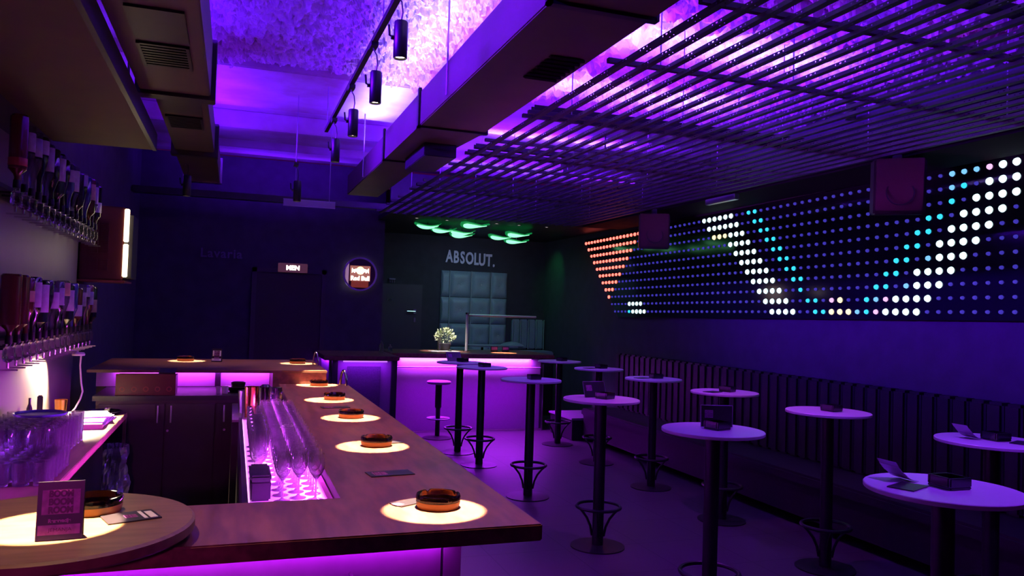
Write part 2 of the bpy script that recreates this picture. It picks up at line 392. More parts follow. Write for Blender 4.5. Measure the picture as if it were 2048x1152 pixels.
t = thing('ventilation_duct', 'stepped dark duct with square vents running over the bartender aisle on the left', 'duct', (-0.36, 5.0, 2.95))
o = (-0.36, 5.0, 2.95)
MB(o).box(-0.555, -0.175, 0.9, 4.90, 2.95, 3.27, bev=0.006).obj('duct_body', M_tin, t)
MB(o).box(-0.58, -0.15, 4.90, 5.02, 2.93, 3.29, bev=0.004).obj('flange', M_black, t)
MB(o).box(-0.50, -0.20, 5.02, 6.90, 2.98, 3.20, bev=0.006).obj('duct_body', M_tin, t)
MB(o).box(-0.53, -0.17, 6.90, 7.00, 2.94, 3.22, bev=0.004).obj('flange', M_black, t)
MB(o).box(-0.50, -0.18, 7.00, 8.45, 2.96, 3.18, bev=0.006).obj('duct_body', M_tin, t)
MB(o).box(-0.52, -0.16, 8.38, 8.46, 2.94, 3.20, bev=0.004).obj('flange', M_chrome, t)
for y0, y1, z in ((3.50, 3.92, 2.95), (5.12, 5.5, 2.98)):
    MB(o).box(-0.47, -0.24, y0, y1, z-0.012, z+0.002).obj('vent_opening', M_black, t)
for y0, y1, z in ((3.98, 4.36, 2.95), (5.62, 6.0, 2.98)):
    g = MB(o)
    for k in range(9): g.box(-0.46, -0.26, y0+k*(y1-y0)/9, y0+k*(y1-y0)/9+0.022, z-0.012, z)
    g.box(-0.475, -0.46, y0, y1, z-0.014, z); g.box(-0.26, -0.245, y0, y1, z-0.014, z)
    g.obj('grille', M_blackmetal, t)

t = thing('overhead_canopy', 'flat olive-brown canopy hung over the back bar and bottle racks', 'canopy', (-0.9, 3.5, 2.8))
o = (-0.9, 3.5, 2.8)
MB(o).box(-1.19, -0.555, 0.9, 6.0, 2.80, 2.84).obj('soffit_board', M_soffit, t)
MB(o).box(-0.575, -0.55, 0.9, 6.0, 2.795, 2.91).obj('fascia', M_black, t)
for yy in (2.5, 5.6): MB(o).tube([(-0.7, yy, 2.84), (-0.7, yy, 3.72)], 0.008).obj('hanger_rod', M_black, t)

t = thing('overhead_soffit', 'black glossy soffit running along the top of the LED wall', 'soffit', (4.8, 5.5, 2.95))
o = (4.85, 5.5, 2.95)
MB((4.8, 5.5, 2.95)).prism([(4.52, 0.8), (5.155, 0.8), (5.155, 10.0), (4.52, 10.0)], 2.96, 3.30, bev=0.02).obj('soffit_box', mat('soffit_gloss', (0.006, 0.004, 0.008), 0.8, spec=0.05), t)
for yy in (3.0, 7.0): MB((4.8, 5.5, 2.95)).tube([(4.7, yy, 3.3), (4.7, yy, 3.72)], 0.01).obj('hanger_rod', M_black, t)

t = thing('cross_duct', 'dark round-nosed duct crossing above the slat grid towards the LED wall', 'duct', (4.1, 7.4, 3.3))
MB((4.1, 7.4, 3.3)).prism([(3.15, 7.25), (3.3, 7.08), (4.5, 6.95), (4.5, 7.75), (3.3, 7.72), (3.15, 7.55)], 3.20, 3.40, bev=0.04).obj('duct_body', M_black, t)
MB((4.1, 7.4, 3.3)).tube([(3.6, 7.4, 3.4), (3.6, 7.4, 3.72)], 0.008).obj('hanger_rod', M_black, t)
a = MB((0.5, 10.3, 3.05)); a.box(-1.19, 1.95, 10.24, 10.36, 3.03, 3.11, bev=0.006)
tag(a.obj('light_trough', M_black), 'dark light trough crossing under the ceiling before the back wall', 'light channel')

# ================================================================== hanging slat grid
def slat_mesh():
    b = bmesh.new(); L0, L1 = 1.0, 10.0; hw, ht = 0.017, 0.019
    # cuts along the length: a small hole, a slot and a small hole every 0.2 m
    cuts = [L0]; holes = []
    y = L0+0.1
    while y < L1-0.1:
        for off, ln in ((0.0, 0.006), (0.028, 0.012), (0.062, 0.006)):
            cuts += [y+off, y+off+ln]; holes.append(len(cuts)-2)
        y += 0.2
    cuts.append(L1); hs = set(holes)
    def strip(p):   # p: three cross positions of a face, the middle band carries the holes
        cols = [[b.verts.new((q[0], yy, q[1])) for yy in cuts] for q in p]
        for c in range(len(cols)-1):
            for k in range(len(cuts)-1):
                if c == 1 and k in hs: continue
                b.faces.new((cols[c][k], cols[c+1][k], cols[c+1][k+1], cols[c][k+1]))
    strip([(-hw, 0), (-0.003, 0), (0.003, 0), (hw, 0)])
    strip([(-hw, 0), (-hw, 0.007), (-hw, 0.013), (-hw, ht)])
    strip([(hw, 0), (hw, 0.007), (hw, 0.013), (hw, ht)])
    me = bpy.data.meshes.new('slat'); b.to_mesh(me); b.free(); me.materials.append(M_slat); return me
GZ = 2.95
t = thing('slat_grid', 'large hanging grid of perforated metal slats below the violet ceiling on the right', 'ceiling grid', (3.0, 5.0, GZ))
sm = slat_mesh(); NSL = 24
for k in range(NSL):
    s_ = bpy.data.objects.new('slat', sm); C.objects.link(s_); s_.parent = t; s_.location = (1.72+0.116*k-3.0, -5.0, 0)
XE = 1.72+0.116*(NSL-1)
for yy in (2.61, 3.41, 4.50, 4.60, 5.38, 5.82, 5.90, 6.40, 7.34, 7.85, 7.95, 8.56, 9.25, 9.95):
    MB((3.0, 5.0, GZ)).box(1.66, XE+0.06, yy-0.014, yy+0.014, GZ+0.0195, GZ+0.042).obj('crossbar', M_slatdark, t)
for yy in (3.41, 4.50, 6.40, 7.85, 9.25):
    for xx in (1.95, 2.75, 3.55, 4.3):
        MB((3.0, 5.0, GZ)).tube([(xx, yy, GZ+0.03), (xx, yy, 3.72)], 0.004, 6).obj('hanger_rod', M_rim, t)
# strip housings that lie on the crossbars
for i, yy in enumerate((2.3, 4.58, 5.84, 7.9, 9.3)):
    a = MB((3.0, yy, 3.03)); a.box(1.72, 4.28, yy-0.025, yy+0.025, 3.012, 3.03); a.box(1.72, 4.28, yy-0.03, yy-0.025, 3.012, 3.045); a.box(1.72, 4.28, yy+0.025, yy+0.03, 3.012, 3.045)
    tag(a.obj('strip_housing', M_blackmetal), 'metal light channel lying across the slat grid, %s from the camera' % ORD[i], 'light channel', 'light channels on the slat grid')

# violet wash lamps added between the slats to brighten the high tables
wl = None
for i, yy in enumerate((2.2, 3.7, 5.2, 6.75, 8.2, 9.45)):
    p = (3.402, yy, GZ); lab = 'added small black wash lamp set into the slat grid, %s from the camera' % ORD[i]
    if wl is None:
        wl = thing('added_wash_lamp', lab, 'lamp', p, 0, 'added wash lamps in the slat grid')
        MB().lathe([(0, 0.10), (0.028, 0.10), (0.030, 0.0), (0.024, 0.0), (0.022, 0.02)], seg=20).obj('lamp_housing', M_black, wl, True)
        MB().lathe([(0, 0.012), (0.022, 0.012)], seg=20).obj('lens', emit('added_wash_lens', (0.2, 0.08, 1.0), 1.5), wl)
    else: dup(wl, p, lab)
    spot('spot_light', (p[0], yy, GZ-0.005), (p[0], yy, 0), (0.62, 0.04, 1.0) if i == 2 else (0.25, 0.028, 1.0), (120, 78, 78, 64, 60, 45)[i], 88, 0.6, 0.02)

# ================================================================== track and spotlights over the bar
t = thing('track_rail', 'black spotlight track hung along the bar counter', 'track', (0.70, 4.0, 3.27))
MB((0.70, 4.0, 3.27)).box(0.685, 0.715, 0.9, 6.97, 3.26, 3.29).obj('rail', M_blackmetal, t)
for yy in (4.2, 6.9):
    MB((0.70, 4.0, 3.27)).tube([(0.70, yy, 3.29), (0.70, yy, 3.70)], 0.004, 6).obj('hanger_wire', M_rim, t)
LAMPS = [((0.71, 2.62, 2.92), (0.62, 2.42, 1.12)), ((0.72, 3.79, 2.97), (0.62, 3.58, 1.12)), ((0.72, 4.50, 2.92), (0.65, 4.51, 1.12)),
         ((0.72, 5.40, 2.91), (0.63, 5.38, 1.12)), ((0.72, 6.38, 2.90), (0.65, 6.40, 1.12))]
LPOS = ['above the nearest ashtray on the long counter', 'above the second ashtray on the long counter, largest in the picture', 'second in view from the camera under the bar track',
        'third in view from the camera under the bar track', 'at the far end of the bar track']
sp0 = None
for i, (p, q) in enumerate(LAMPS):
    lab = 'black cylinder spotlight ' + LPOS[i]
    if sp0 is None:
        sp0 = thing('track_spotlight', lab, 'spotlight', p, group='spotlights along the bar track')
        c = MB(); c.lathe([(0.0, 0.185), (0.030, 0.185), (0.034, 0.178), (0.034, 0.004), (0.031, 0.0), (0.028, 0.004), (0.028, 0.03)], seg=28)
        c.obj('lamp_housing', M_blackmetal, sp0, True)
        MB().lathe([(0.0, 0.012), (0.027, 0.012)], seg=24).obj('bulb', M_bulb, sp0)
        n_ = MB(); n_.tube([(-0.034, 0, 0.10), (-0.055, 0, 0.11), (-0.06, 0, 0.16)], 0.006); n_.tube([(-0.034, 0, 0.10), (-0.048, 0, 0.10)], 0.011, 10)
        n_.obj('bracket', M_blackmetal, sp0, True)
        n_ = MB(); n_.tube([(0, 0, 0.185), (0.006, 0.0, 0.23), (0.0, 0, 0.28), (-0.018, 0, 0.31), (-0.03, 0, 0.345)], 0.004, 6); n_.obj('cord', M_black, sp0, True)
        MB().box(-0.04, 0.0, -0.05, 0.05, 0.32, 0.345).obj('track_adapter', M_blackmetal, sp0)
    else:
        dup(sp0, p, lab)
    q = Vector(q); src = Vector(p)-Vector((0, 0, 0.012)); dst = (q-src).length; rad = 0.162
    spot('spot_light', src, q, WARM, 5500, 2*math.degrees(math.atan(rad/dst)), 0.10)
    spot('spot_light', src, q, (1.0, 0.42, 0.26), 110, 50, 1.0)  # added wide reddish spot, stands in for the glow around the circle
for i, (p, q, lab) in enumerate((((-0.43, 7.50, 2.68), (-0.37, 7.50, 1.225), 'small dark pendant spot hanging above the left ashtray of the far counter'),
                                 ((0.50, 7.30, 2.68), (0.565, 7.28, 1.225), 'small dark pendant spot beside the hanging clear sign'))):
    r = dup(sp0, p, lab)
    MB((0, 0, 0)).tube([(-0.02, 0, 0.33), (-0.02, 0, (2.955 if i == 0 else 3.70)-p[2])], 0.003, 6).obj('hanger_wire', M_rim, r)
    spot('spot_light', Vector(p)-Vector((0, 0, 0.012)), q, WARM, 3000, 2*math.degrees(math.atan(0.155/1.44)), 0.12)
    spot('spot_light', Vector(p)-Vector((0, 0, 0.012)), q, (1.0, 0.55, 0.36), 60, 66, 1.0)  # added wide spot for the warm glow on the far counter
# the spot over the round top in front, above the picture
r = dup(sp0, (-0.45, 2.34, 2.55), 'black spotlight hanging over the round wooden top, above the picture')
MB((0, 0, 0)).tube([(-0.02, 0, 0.33), (-0.02, 0, 0.398)], 0.004, 6).obj('hanger_wire', M_black, r)
spot('spot_light', (-0.45, 2.34, 2.538), (-0.41, 2.27, 1.17), WARM, 3200, 2*math.degrees(math.atan(0.165/1.37)), 0.08)
spot('spot_light', (-0.45, 2.34, 2.538), (-0.41, 2.27, 1.17), (1.0, 0.6, 0.36), 70, 62, 1.0)  # added wide spot for the warm glow on the round top
# clear hanging sign with wires
t = thing('hanging_sign', 'clear rectangular sign hung on wires before the back wall', 'sign', (0.67, 8.0, 2.72))
o = (0.67, 8.0, 2.72)
MB(o).box(0.42, 0.92, 7.99, 8.003, 2.725, 2.785).obj('clear_plate', mat('acrylic', (0.30, 0.24, 0.36), 0.15), t)
f = MB(o); f.box(0.42, 0.92, 7.987, 8.006, 2.780, 2.790); f.box(0.42, 0.92, 7.987, 8.006, 2.720, 2.728); f.obj('edge_strip', M_rim, t)
for xx in (0.53, 0.86): MB(o).tube([(xx, 8.0, 2.785), (xx, 8.0, 3.64)], 0.003, 6).obj('hanger_wire', M_rim, t)
# ================================================================== the bar island
a = MB((0.6, 3.0, 1.07))
a.prism([(-1.19, 2.19), (0.895, 2.19), (0.895, 6.49), (0.36, 6.49), (0.36, 2.63), (-1.19, 2.63)], 1.07, 1.12, bev=0.004)
tag(a.obj('bar_counter', M_wood), 'brown wooden bar counter turning from the front edge into the long arm with ashtrays', 'counter')
t = thing('bar_cabinet', 'purple-lit panelled front below the near bar counter', 'bar base', (0.0, 2.6, 0))
o = (0.0, 2.6, 0)
MB(o).box(-1.19, 0.635, 2.38, 2.44, 0, 1.068).obj('front_panel', M_front, t)
MB(o).box(0.645, 0.70, 2.38, 2.44, 0, 1.068).obj('corner_panel', M_front, t)
MB(o).box(0.645, 0.70, 2.44, 6.45, 0, 1.068).obj('side_panel', M_front, t)
MB(o).box(-1.19, 0.62, 2.44, 2.47, 0, 1.06).obj('inner_panel', M_black, t)
MB(o).box(-1.19, 0.66, 2.345, 2.372, 1.055, 1.068).obj('light_channel', M_steel, t)
t2 = thing('foot_rail', 'thin metal rail along the front of the near bar', 'rail', (-0.3, 2.22, 0.98))
MB((-0.3, 2.22, 0.98)).tube([(-1.19, 2.30, 0.955), (0.44, 2.30, 0.955)], 0.008).obj('rail', M_front, t2)
for xx in (-0.9, -0.2, 0.36): MB((-0.3, 2.22, 0.98)).tube([(xx, 2.309, 0.955), (xx, 2.379, 0.955)], 0.006).obj('bracket', M_steel, t2)
# glass well inside the long arm
t = thing('glass_well', 'white shelf lit magenta under the inner edge of the long counter', 'shelf', (0.34, 4.0, 0.97))
o = (0.34, 4.0, 0.97)
MB(o).box(0.08, 0.60, 2.66, 5.35, 0.97, 1.0).obj('shelf_board', M_white, t)
MB(o).box(0.595, 0.61, 2.66, 6.3, 0.97, 1.068).obj('back_board', M_white, t)
MB(o).box(0.06, 0.08, 2.66, 5.35, 0.0, 1.015).obj('front_apron', M_black, t)
MB(o).box(0.582, 0.594, 2.66, 5.55, 1.048, 1.056).obj('light_strip', M_mstrip, t)
MB(o).box(0.081, 0.085, 2.75, 5.25, 1.0, 1.018).obj('light_strip', M_mstrip, t)  # glowing body for the added aisle-side strip
t = thing('speed_rack', 'dark steel cabinet at the far inner end of the long counter', 'cabinet', (0.2, 5.8, 0))
MB((0.2, 5.8, 0)).box(0.02, 0.58, 5.37, 6.24, 0, 0.985).obj('cabinet_body', M_cab, t)
MB((0.2, 5.8, 0)).box(0.02, 0.58, 5.36, 6.24, 0.985, 1.0).obj('cabinet_top', M_steel, t)
# ---- far section of the bar
t = thing('far_bar_counter', 'raised wooden counter closing the far end of the bar', 'counter', (0.0, 6.9, 1.2))
o = (0.0, 6.9, 1.2)
MB(o).box(-1.0, 0.735, 6.50, 7.78, 1.204, 1.225, bev=0.003).obj('counter_top', M_woodx, t)
MB(o).box(0.315, 0.73, 6.505, 7.7, 1.0, 1.204).obj('end_block', M_wood, t)
t = thing('backlit_cabinet', 'magenta-lit backsplash and dark base under the far counter', 'bar base', (0.0, 7.1, 0))
o = (0.0, 7.1, 0)
MB(o).box(-1.0, 0.31, 6.96, 6.99, 1.057, 1.199).obj('backsplash', M_white, t)
MB(o).box(-1.0, 0.31, 6.99, 7.2, 1.12, 1.199).obj('upper_body', M_black, t)
MB(o).box(-1.0, 0.31, 6.99, 7.30, 0, 1.12).obj('base_body', M_black, t)
MB(o).box(-0.12, -0.075, 6.93, 6.96, 1.055, 1.2).obj('divider', M_djfront, t)
MB(o).box(-0.86, 0.31, 6.935, 6.96, 1.193, 1.203).obj('light_strip', M_mstrip, t)
MB(o).box(0.32, 0.72, 6.53, 6.98, 0, 0.998).obj('end_panel', M_black, t)
t = thing('work_bench', 'dark cabinet with long chrome door pulls across the end of the bar aisle', 'cabinet', (-0.3, 6.6, 0))
o = (-0.3, 6.6, 0)
MB(o).box(-0.90, 0.30, 6.30, 6.95, 0.02, 1.02).obj('cabinet_body', M_cab, t)
MB(o).box(-0.92, 0.31, 6.27, 6.955, 1.02, 1.055).obj('work_top', M_black, t)
for x0, x1, hx, lk in ((-0.88, -0.445, -0.49, None), (-0.435, -0.10, -0.40, -0.42), (-0.09, 0.28, -0.035, -0.03)):
    dr = MB(o).box(x0, x1, 6.282, 6.30, 0.06, 0.995, bev=0.002).obj('door', M_cab, t)
    hb = MB(o); hb.tube([(hx, 6.26, 0.86), (hx, 6.26, 0.985)], 0.006); hb.tube([(hx, 6.285, 0.875), (hx, 6.26, 0.875)], 0.004); hb.tube([(hx, 6.285, 0.97), (hx, 6.26, 0.97)], 0.004)
    hb.obj('handle', M_satin, dr)
    if lk is not None: MB(o).lathe([(0, 0.014), (0.008, 0.014), (0.009, 0)], (lk, 6.282, 0.80), 12, (0, -1, 0)).obj('lock', M_satin, dr)
# ---- back counter on the left
t = thing('back_counter', 'oak-edged back bar counter along the left wall', 'counter', (-0.95, 4.5, 0))
o = (-0.95, 4.5, 0)
MB(o).box(-1.195, -0.685, 2.66, 6.25, 0.905, 0.945, bev=0.003).obj('counter_top', M_oak, t)
MB(o).box(-1.195, -0.74, 2.66, 5.55, 0, 0.905).obj('base_body', M_cab, t)
MB(o).box(-0.71, -0.69, 6.215, 6.245, 0, 0.905).obj('leg', M_oak, t)
struct(MB().box(-1.20, -1.18, 2.6, 7.02, 0.6, 2.62).obj('trim_6', M_panel))
a = MB((-1.17, 4.5, 1.02)); a.box(-1.179, -1.170, 3.5, 5.45, 1.005, 1.035)
tag(a.obj('light_strip', emit('violet_wall_strip', (0.5, 0.2, 1.0), 0.8)), 'thin violet light strip on the wall behind the glasses of the back counter', 'light strip')
# round wooden top in front
t = thing('cocktail_table', 'round wooden cocktail table top on the near counter at the bottom left', 'table', (-0.42, 2.3, 1.12))
MB((-0.42, 2.3, 1.12)).lathe([(0, 0.018), (0.338, 0.018), (0.345, 0.024), (0.345, 0.046), (0.338, 0.052), (0, 0.052)], (-0.42, 2.3, 1.12), 72).obj('top', M_disc, t, True)
MB((-0.42, 2.3, 1.12)).lathe([(0, 0), (0.12, 0), (0.12, 0.018), (0, 0.018)], (-0.42, 2.3, 1.12), 32).obj('base_plate', M_blackmetal, t)

# ================================================================== ashtrays
def ash_round():
    c = MB(); R = 0.072; N = 48
    # a thick glass dish with four rests cut in the rim
    prof = [(0.0, 0.0), (0.060, 0.0), (0.066, 0.006), (R, 0.036), (R-0.003, 0.042), (R-0.009, 0.042), (R-0.013, 0.036), (0.050, 0.010), (0.0, 0.008)]
    c.lathe(prof, seg=N)
    for v in c.bm.verts:
        rr = math.hypot(v.co.x, v.co.y); an = math.atan2(v.co.y, v.co.x)
        if v.co.z > 0.034 and rr > 0.05:
            if abs(((an+PI/4) % (PI/2))-PI/4) < 0.10: v.co.z -= 0.007
    return c
first_ash = None
def place_ash(p, label, rz, s=1.0):
    global first_ash
    if first_ash is None:
        first_ash = thing('ashtray', label, 'ashtray', p, rz)
        ash_round().obj('dish', M_ash, first_ash, True)
        ring = MB(); ring.lathe([(0.060, 0.0005), (0.0662, 0.0005), (0.0695, 0.012), (0.0708, 0.022), (0.064, 0.020)], seg=44, close=True); ro = ring.obj('light_band', M_amberlight, first_ash, True); ro['label'] = 'amber lower band, light in the glass put into its colour'  # amber band: light gathering in the glass, put into the colour
        return first_ash
    return dup(first_ash, p, label, rz)
ZC = 1.1205
for p, l, rz in (((0.640, 2.455, ZC), 'round glass ashtray in the nearest light circle of the long counter', 0.3),
                 ((0.640, 3.60, ZC), 'round glass ashtray in the second light circle of the long counter', 0.7),
                 ((0.655, 4.53, ZC), 'round glass ashtray in the third light circle of the long counter', 0.1),
                 ((0.668, 5.42, ZC), 'round glass ashtray in the fourth light circle of the long counter', 0.4),
                 ((0.650, 6.40-0.1, ZC), 'round glass ashtray in the farthest light circle of the long counter', 0.2),
                 ((-0.38, 7.50, 1.2255), 'round glass ashtray in the light circle left of the far counter menu', 0.5),
                 ((0.56, 7.28, 1.2255), 'round glass ashtray in the light circle at the right end of the far counter', 0.2),
                 ((-0.335, 2.40, 1.1725), 'round glass ashtray behind the menu stand on the round top', 0.6)):
    if 'farthest' in l: p = (0.66, 6.36, ZC)
    place_ash(p, l, rz)

# ================================================================== cards and menus
def card(name, label, loc, rz, w=0.15, d=0.09, logo=0.05, cat='card', th=0.003, lx=-0.04):
    t = thing(name, label, cat, loc, rz)
    MB().box(-w/2, w/2, -d/2, d/2, 0, th).obj('card_sheet', M_card, t)
    lo = MB().box(lx-logo/2, lx+logo/2, -logo/2, logo/2, th, th+0.0006).obj('logo_square', M_pink, t)
    lo['label'] = 'pale pink logo square'
    for k, s in enumerate(('ROOM', 'ROOM', 'ROOM')):
        text('lettering', s, logo*0.36, M_ink, lo, (lx, logo*(0.31-0.31*k), th+0.001), (0, 0, 0), 0.0003, 0.0, 0.85)
    return t
card('drink_card', 'black card with pink logo lying between the first and second ashtrays', (0.585, 2.98, ZC), 0.12, 0.17, 0.09)
card('drink_card', 'black card lying between the third and fourth ashtrays of the counter', (0.62, 4.98, ZC), 0.1, 0.17, 0.08)
card('drink_card', 'black card partly under the nearest counter ashtray on its left', (0.555, 2.52, ZC), 0.5, 0.10, 0.06, 0.03)
card('drink_card', 'black card lying right behind the fourth ashtray', (0.70, 5.60, ZC), 0.3, 0.12, 0.07, 0.03)
card('drink_card', 'black card behind the second counter ashtray', (0.70, 3.66, ZC), 0.2, 0.14, 0.06, 0.03)
t = card('drink_card', 'silver-printed black card reaching from the light circle on the round top', (-0.235, 2.315, 1.1725), 0.35, 0.13, 0.10, 0.03, lx=0.0)
p_ = MB().box(0.025, 0.034, -0.04, 0.04, 0.003, 0.0036); p_.box(0.04, 0.058, -0.04, 0.03, 0.003, 0.0036); p_.obj('printed_bar', M_print, t)
def menu(name, label, loc, rz, w, h, big=True, lean=0.16, face=None):
    """tent-shaped menu: two leaning sheets, front one printed"""
    t = thing(name, label, 'menu', loc, rz); M_pk = face or M_pink
    rot = (PI/2-lean, 0, 0)
    dy = math.tan(lean)*h
    f = MB()
    for sgn in (-1, 1):
        y0 = sgn*dy; th = 0.002
        a = [(-w/2, y0, 0), (w/2, y0, 0), (w/2, 0.001*sgn, h), (-w/2, 0.001*sgn, h)]
        b = [(p[0], p[1]+th*sgn, p[2]) for p in a]
        vs = [f._v(p) for p in a+b]
        for q in ((0, 1, 2, 3), (7, 6, 5, 4), (0, 4, 5, 1), (1, 5, 6, 2), (2, 6, 7, 3), (3, 7, 4, 0)): f.bm.faces.new([vs[i] for i in q])
    f.obj('folded_sheet', M_card, t)
    def at(u, v, off=0.0035):
        return (u*w, -dy*(1-v)-off, v*h)
    def patch(nm, u0, u1, v0, v1, mt, off=0.003):
        q = MB(); q.quad(at(u0, v0, off), at(u1, v0, off), at(u1, v1, off), at(u0, v1, off)); return q.obj(nm, mt, t, fix=False)
    pk = patch('logo_square', -0.40, 0.42, 0.44, 0.86, M_pk); pk['label'] = 'pale logo square'
    for k in range(3):
        text('lettering', ('BOOM', 'BOOM', 'ROOM')[k], h*0.155, M_ink if big else M_card, pk, at(0.01, 0.79-0.14*k, 0.0045), rot, 0.0003, 0.0012, w/h*1.18 if big else 0.9, spacing=0.95)
    pb = patch('text_band', -0.46, 0.45, 0.09, 0.26, M_pk); pb['label'] = 'pale text band'
    if big:
        text('lettering', 'Rezervacije', h*0.085, M_pink, t, at(0, 0.33, 0.0045), rot, 0.0003, 0.0006, w/h*1.25)
        text('lettering', 'JEMANJA', h*0.085, M_ink, pb, at(0.02, 0.175, 0.0045), rot, 0.0003, 0.0, w/h*1.5)
    return t
menu('menu_stand', 'upright black menu stand with pink lettering in front on the round wooden top', (-0.372, 2.155, 1.1725), 0.05, 0.098, 0.135, True, 0.12)
menu('menu_stand', 'small folded menu beside the left ashtray on the far counter', (-0.12, 7.42, 1.2255), -0.15, 0.085, 0.115, True, face=M_paper)

# ================================================================== glasses
def wine():
    c = MB()
    c.lathe([(0.0, 0.001), (0.030, 0.0), (0.031, 0.0015), (0.012, 0.006), (0.0045, 0.014), (0.0038, 0.05), (0.0045, 0.078), (0.012, 0.088), (0.024, 0.105), (0.031, 0.125),
             (0.032, 0.145), (0.0275, 0.178), (0.0262, 0.178), (0.0302, 0.145), (0.0292, 0.125), (0.0225, 0.107), (0.010, 0.092), (0.0, 0.089)], seg=20)
    return c
proto = None
rows = 19
for j in range(rows):
    for i, xx in enumerate((0.203, 0.266, 0.3275)):
        p = (xx, 3.13+0.098*j+(0.045 if i == 1 else 0)+random.uniform(-.006, .006), 1.0005)
        lab = 'wine glass in the lit well, %s row from the front, %s' % (ORD[j], ('aisle-side column', 'middle column', 'counter-side column')[i])
        if proto is None:
            proto = wine().obj('wine_glass', M_glass, smooth=True); tag(proto, lab, 'glass', 'wine glasses in the lit well'); proto.location = p
        else: dup(proto, p, lab, random.uniform(0, 6))
def goblet():
    c = MB()
    c.lathe([(0.0, 0.001), (0.036, 0.0), (0.037, 0.002), (0.014, 0.008), (0.006, 0.02), (0.006, 0.05), (0.016, 0.064), (0.034, 0.088), (0.040, 0.12), (0.040, 0.21), (0.0385, 0.21), (0.0382, 0.12), (0.032, 0.09), (0.013, 0.068), (0.0, 0.064)], seg=24)
    return c
g0 = None
for j in range(7):
    p = (0.128, 3.56+0.13*j, 1.0005)
    lab = 'tall stemmed beer glass on the aisle side of the lit well, %s from front' % ORD[j]
    if g0 is None: g0 = tag(goblet().obj('beer_glass', M_glass, smooth=True), lab, 'glass', 'beer glasses in the lit well'); g0.location = p
    else: dup(g0, p, lab)
def tumbler(r, h):
    return MB().lathe([(0, 0.0), (r*0.82, 0.0), (r*0.86, 0.004), (r, h), (r-0.002, h), (r*0.80, 0.010), (0, 0.010)], seg=18)
tb = None
for j in range(8):
    for i in range(5):
        p = (-0.805-0.078*i+random.uniform(-.002, .002), 4.38+0.092*j-0.03*(i % 2), 0.9455)
        lab = 'highball glass on the back counter, %s row from front, %s from the edge' % (ORD[j], ORD[i])
        if tb is None: tb = tag(tumbler(0.034, 0.165).obj('highball_glass', M_glass2, smooth=True), lab, 'glass', 'highball glasses on the back counter'); tb.location = p
        else: dup(tb, p, lab)
tb = None
for j in range(6):
    for i in range(4):
        p = (-0.745-0.078*i, 3.86+0.083*j, 0.9455)
        lab = 'short tumbler on the back counter, %s row from front, %s from the edge' % (ORD[j], ORD[i])
        if tb is None: tb = tag(tumbler(0.037, 0.098).obj('tumbler_glass', M_glass2, smooth=True), lab, 'glass', 'short tumblers on the back counter'); tb.location = p
        else: dup(tb, p, lab)
# ================================================================== bottles and optics on the left wall
def rack(z, nm, label):
    t = thing('bottle_rack', label, 'rack', (-1.1, 5.8, z))
    o = (-1.1, 5.8, z)
    MB(o).box(-1.175, -1.16, 4.35, 7.0, z-0.03, z+0.05).obj('wall_rail', M_blackmetal, t)
    MB(o).box(-1.16, -1.10, 4.35, 7.0, z+0.0, z+0.022).obj('shelf_bar', M_blackmetal, t)
    return t
RZ = {'upper': 2.285, 'lower': 1.50}
rack(RZ['upper'], 'u', 'upper black wall rack holding upside-down bottles and optics')
rack(RZ['lower'], 'l', 'lower black wall rack holding upside-down bottles and optics')
gl = {'clear': glass('bottle_clear', (0.80, 0.78, 0.92), 0.5), 'brown': mat('bottle_brown', (0.10, 0.030, 0.012), 0.12, spec=0.8),
      'green': mat('bottle_green', (0.012, 0.03, 0.016), 0.10, spec=0.9), 'black': mat('bottle_black', (0.016, 0.012, 0.018), 0.10, spec=0.9),
      'blue': mat('bottle_blue', (0.03, 0.03, 0.16), 0.12, spec=0.8)}
lb = {'white': mat('label_white', (0.62, 0.56, 0.66), 0.5, noise_amt=0.15, nscale=50), 'lilac': mat('label_lilac', (0.42, 0.34, 0.55), 0.5, noise_amt=0.2, nscale=40),
      'tan': mat('label_tan', (0.55, 0.36, 0.22), 0.5, noise_amt=0.2), 'red': mat('label_red', (0.45, 0.07, 0.04), 0.5)}
def bottle_prof(k, R, H):      # upside down: mouth at z=0
    if k == 0: p = [(0.013, 0), (0.014, 0.06), (0.016, 0.085), (R*0.7, 0.125), (R, 0.155), (R, H-0.008), (R-0.006, H), (0, H)]
    elif k == 1: p = [(0.012, 0), (0.013, 0.045), (0.018, 0.06), (R, 0.085), (R, H-0.01), (R-0.008, H), (0, H)]
    else: p = [(0.012, 0), (0.013, 0.09), (R*0.55, 0.14), (R*0.92, 0.2), (R, 0.235), (R*0.96, H-0.01), (R-0.008, H), (0, H)]
    return [(0, 0)]+p
bcache = {}; optic = None
def bottle(loc, kind, R, H, gk, lk, lz, label, group):
    key = (kind, R, H, gk, lk, lz)
    if key in bcache: return dup(bcache[key], loc, label, 0, group)
    t = thing('liquor_bottle', label, 'bottle', loc, 0, group)
    MB().lathe(bottle_prof(kind, R, H), seg=24).obj('bottle_body', gl[gk], t, True)
    if lk: MB().lathe([(R+0.0006, lz[0]), (R+0.0012, lz[0]+0.001), (R+0.0012, lz[1]-0.001), (R+0.0006, lz[1])], seg=24).obj('label', lb[lk], t, True)
    MB().lathe([(0, -0.012), (0.017, -0.012), (0.018, 0.0), (0.016, 0.03), (0, 0.03)], seg=16).obj('cork', M_blackmetal, t, True)
    bcache[key] = t; return t
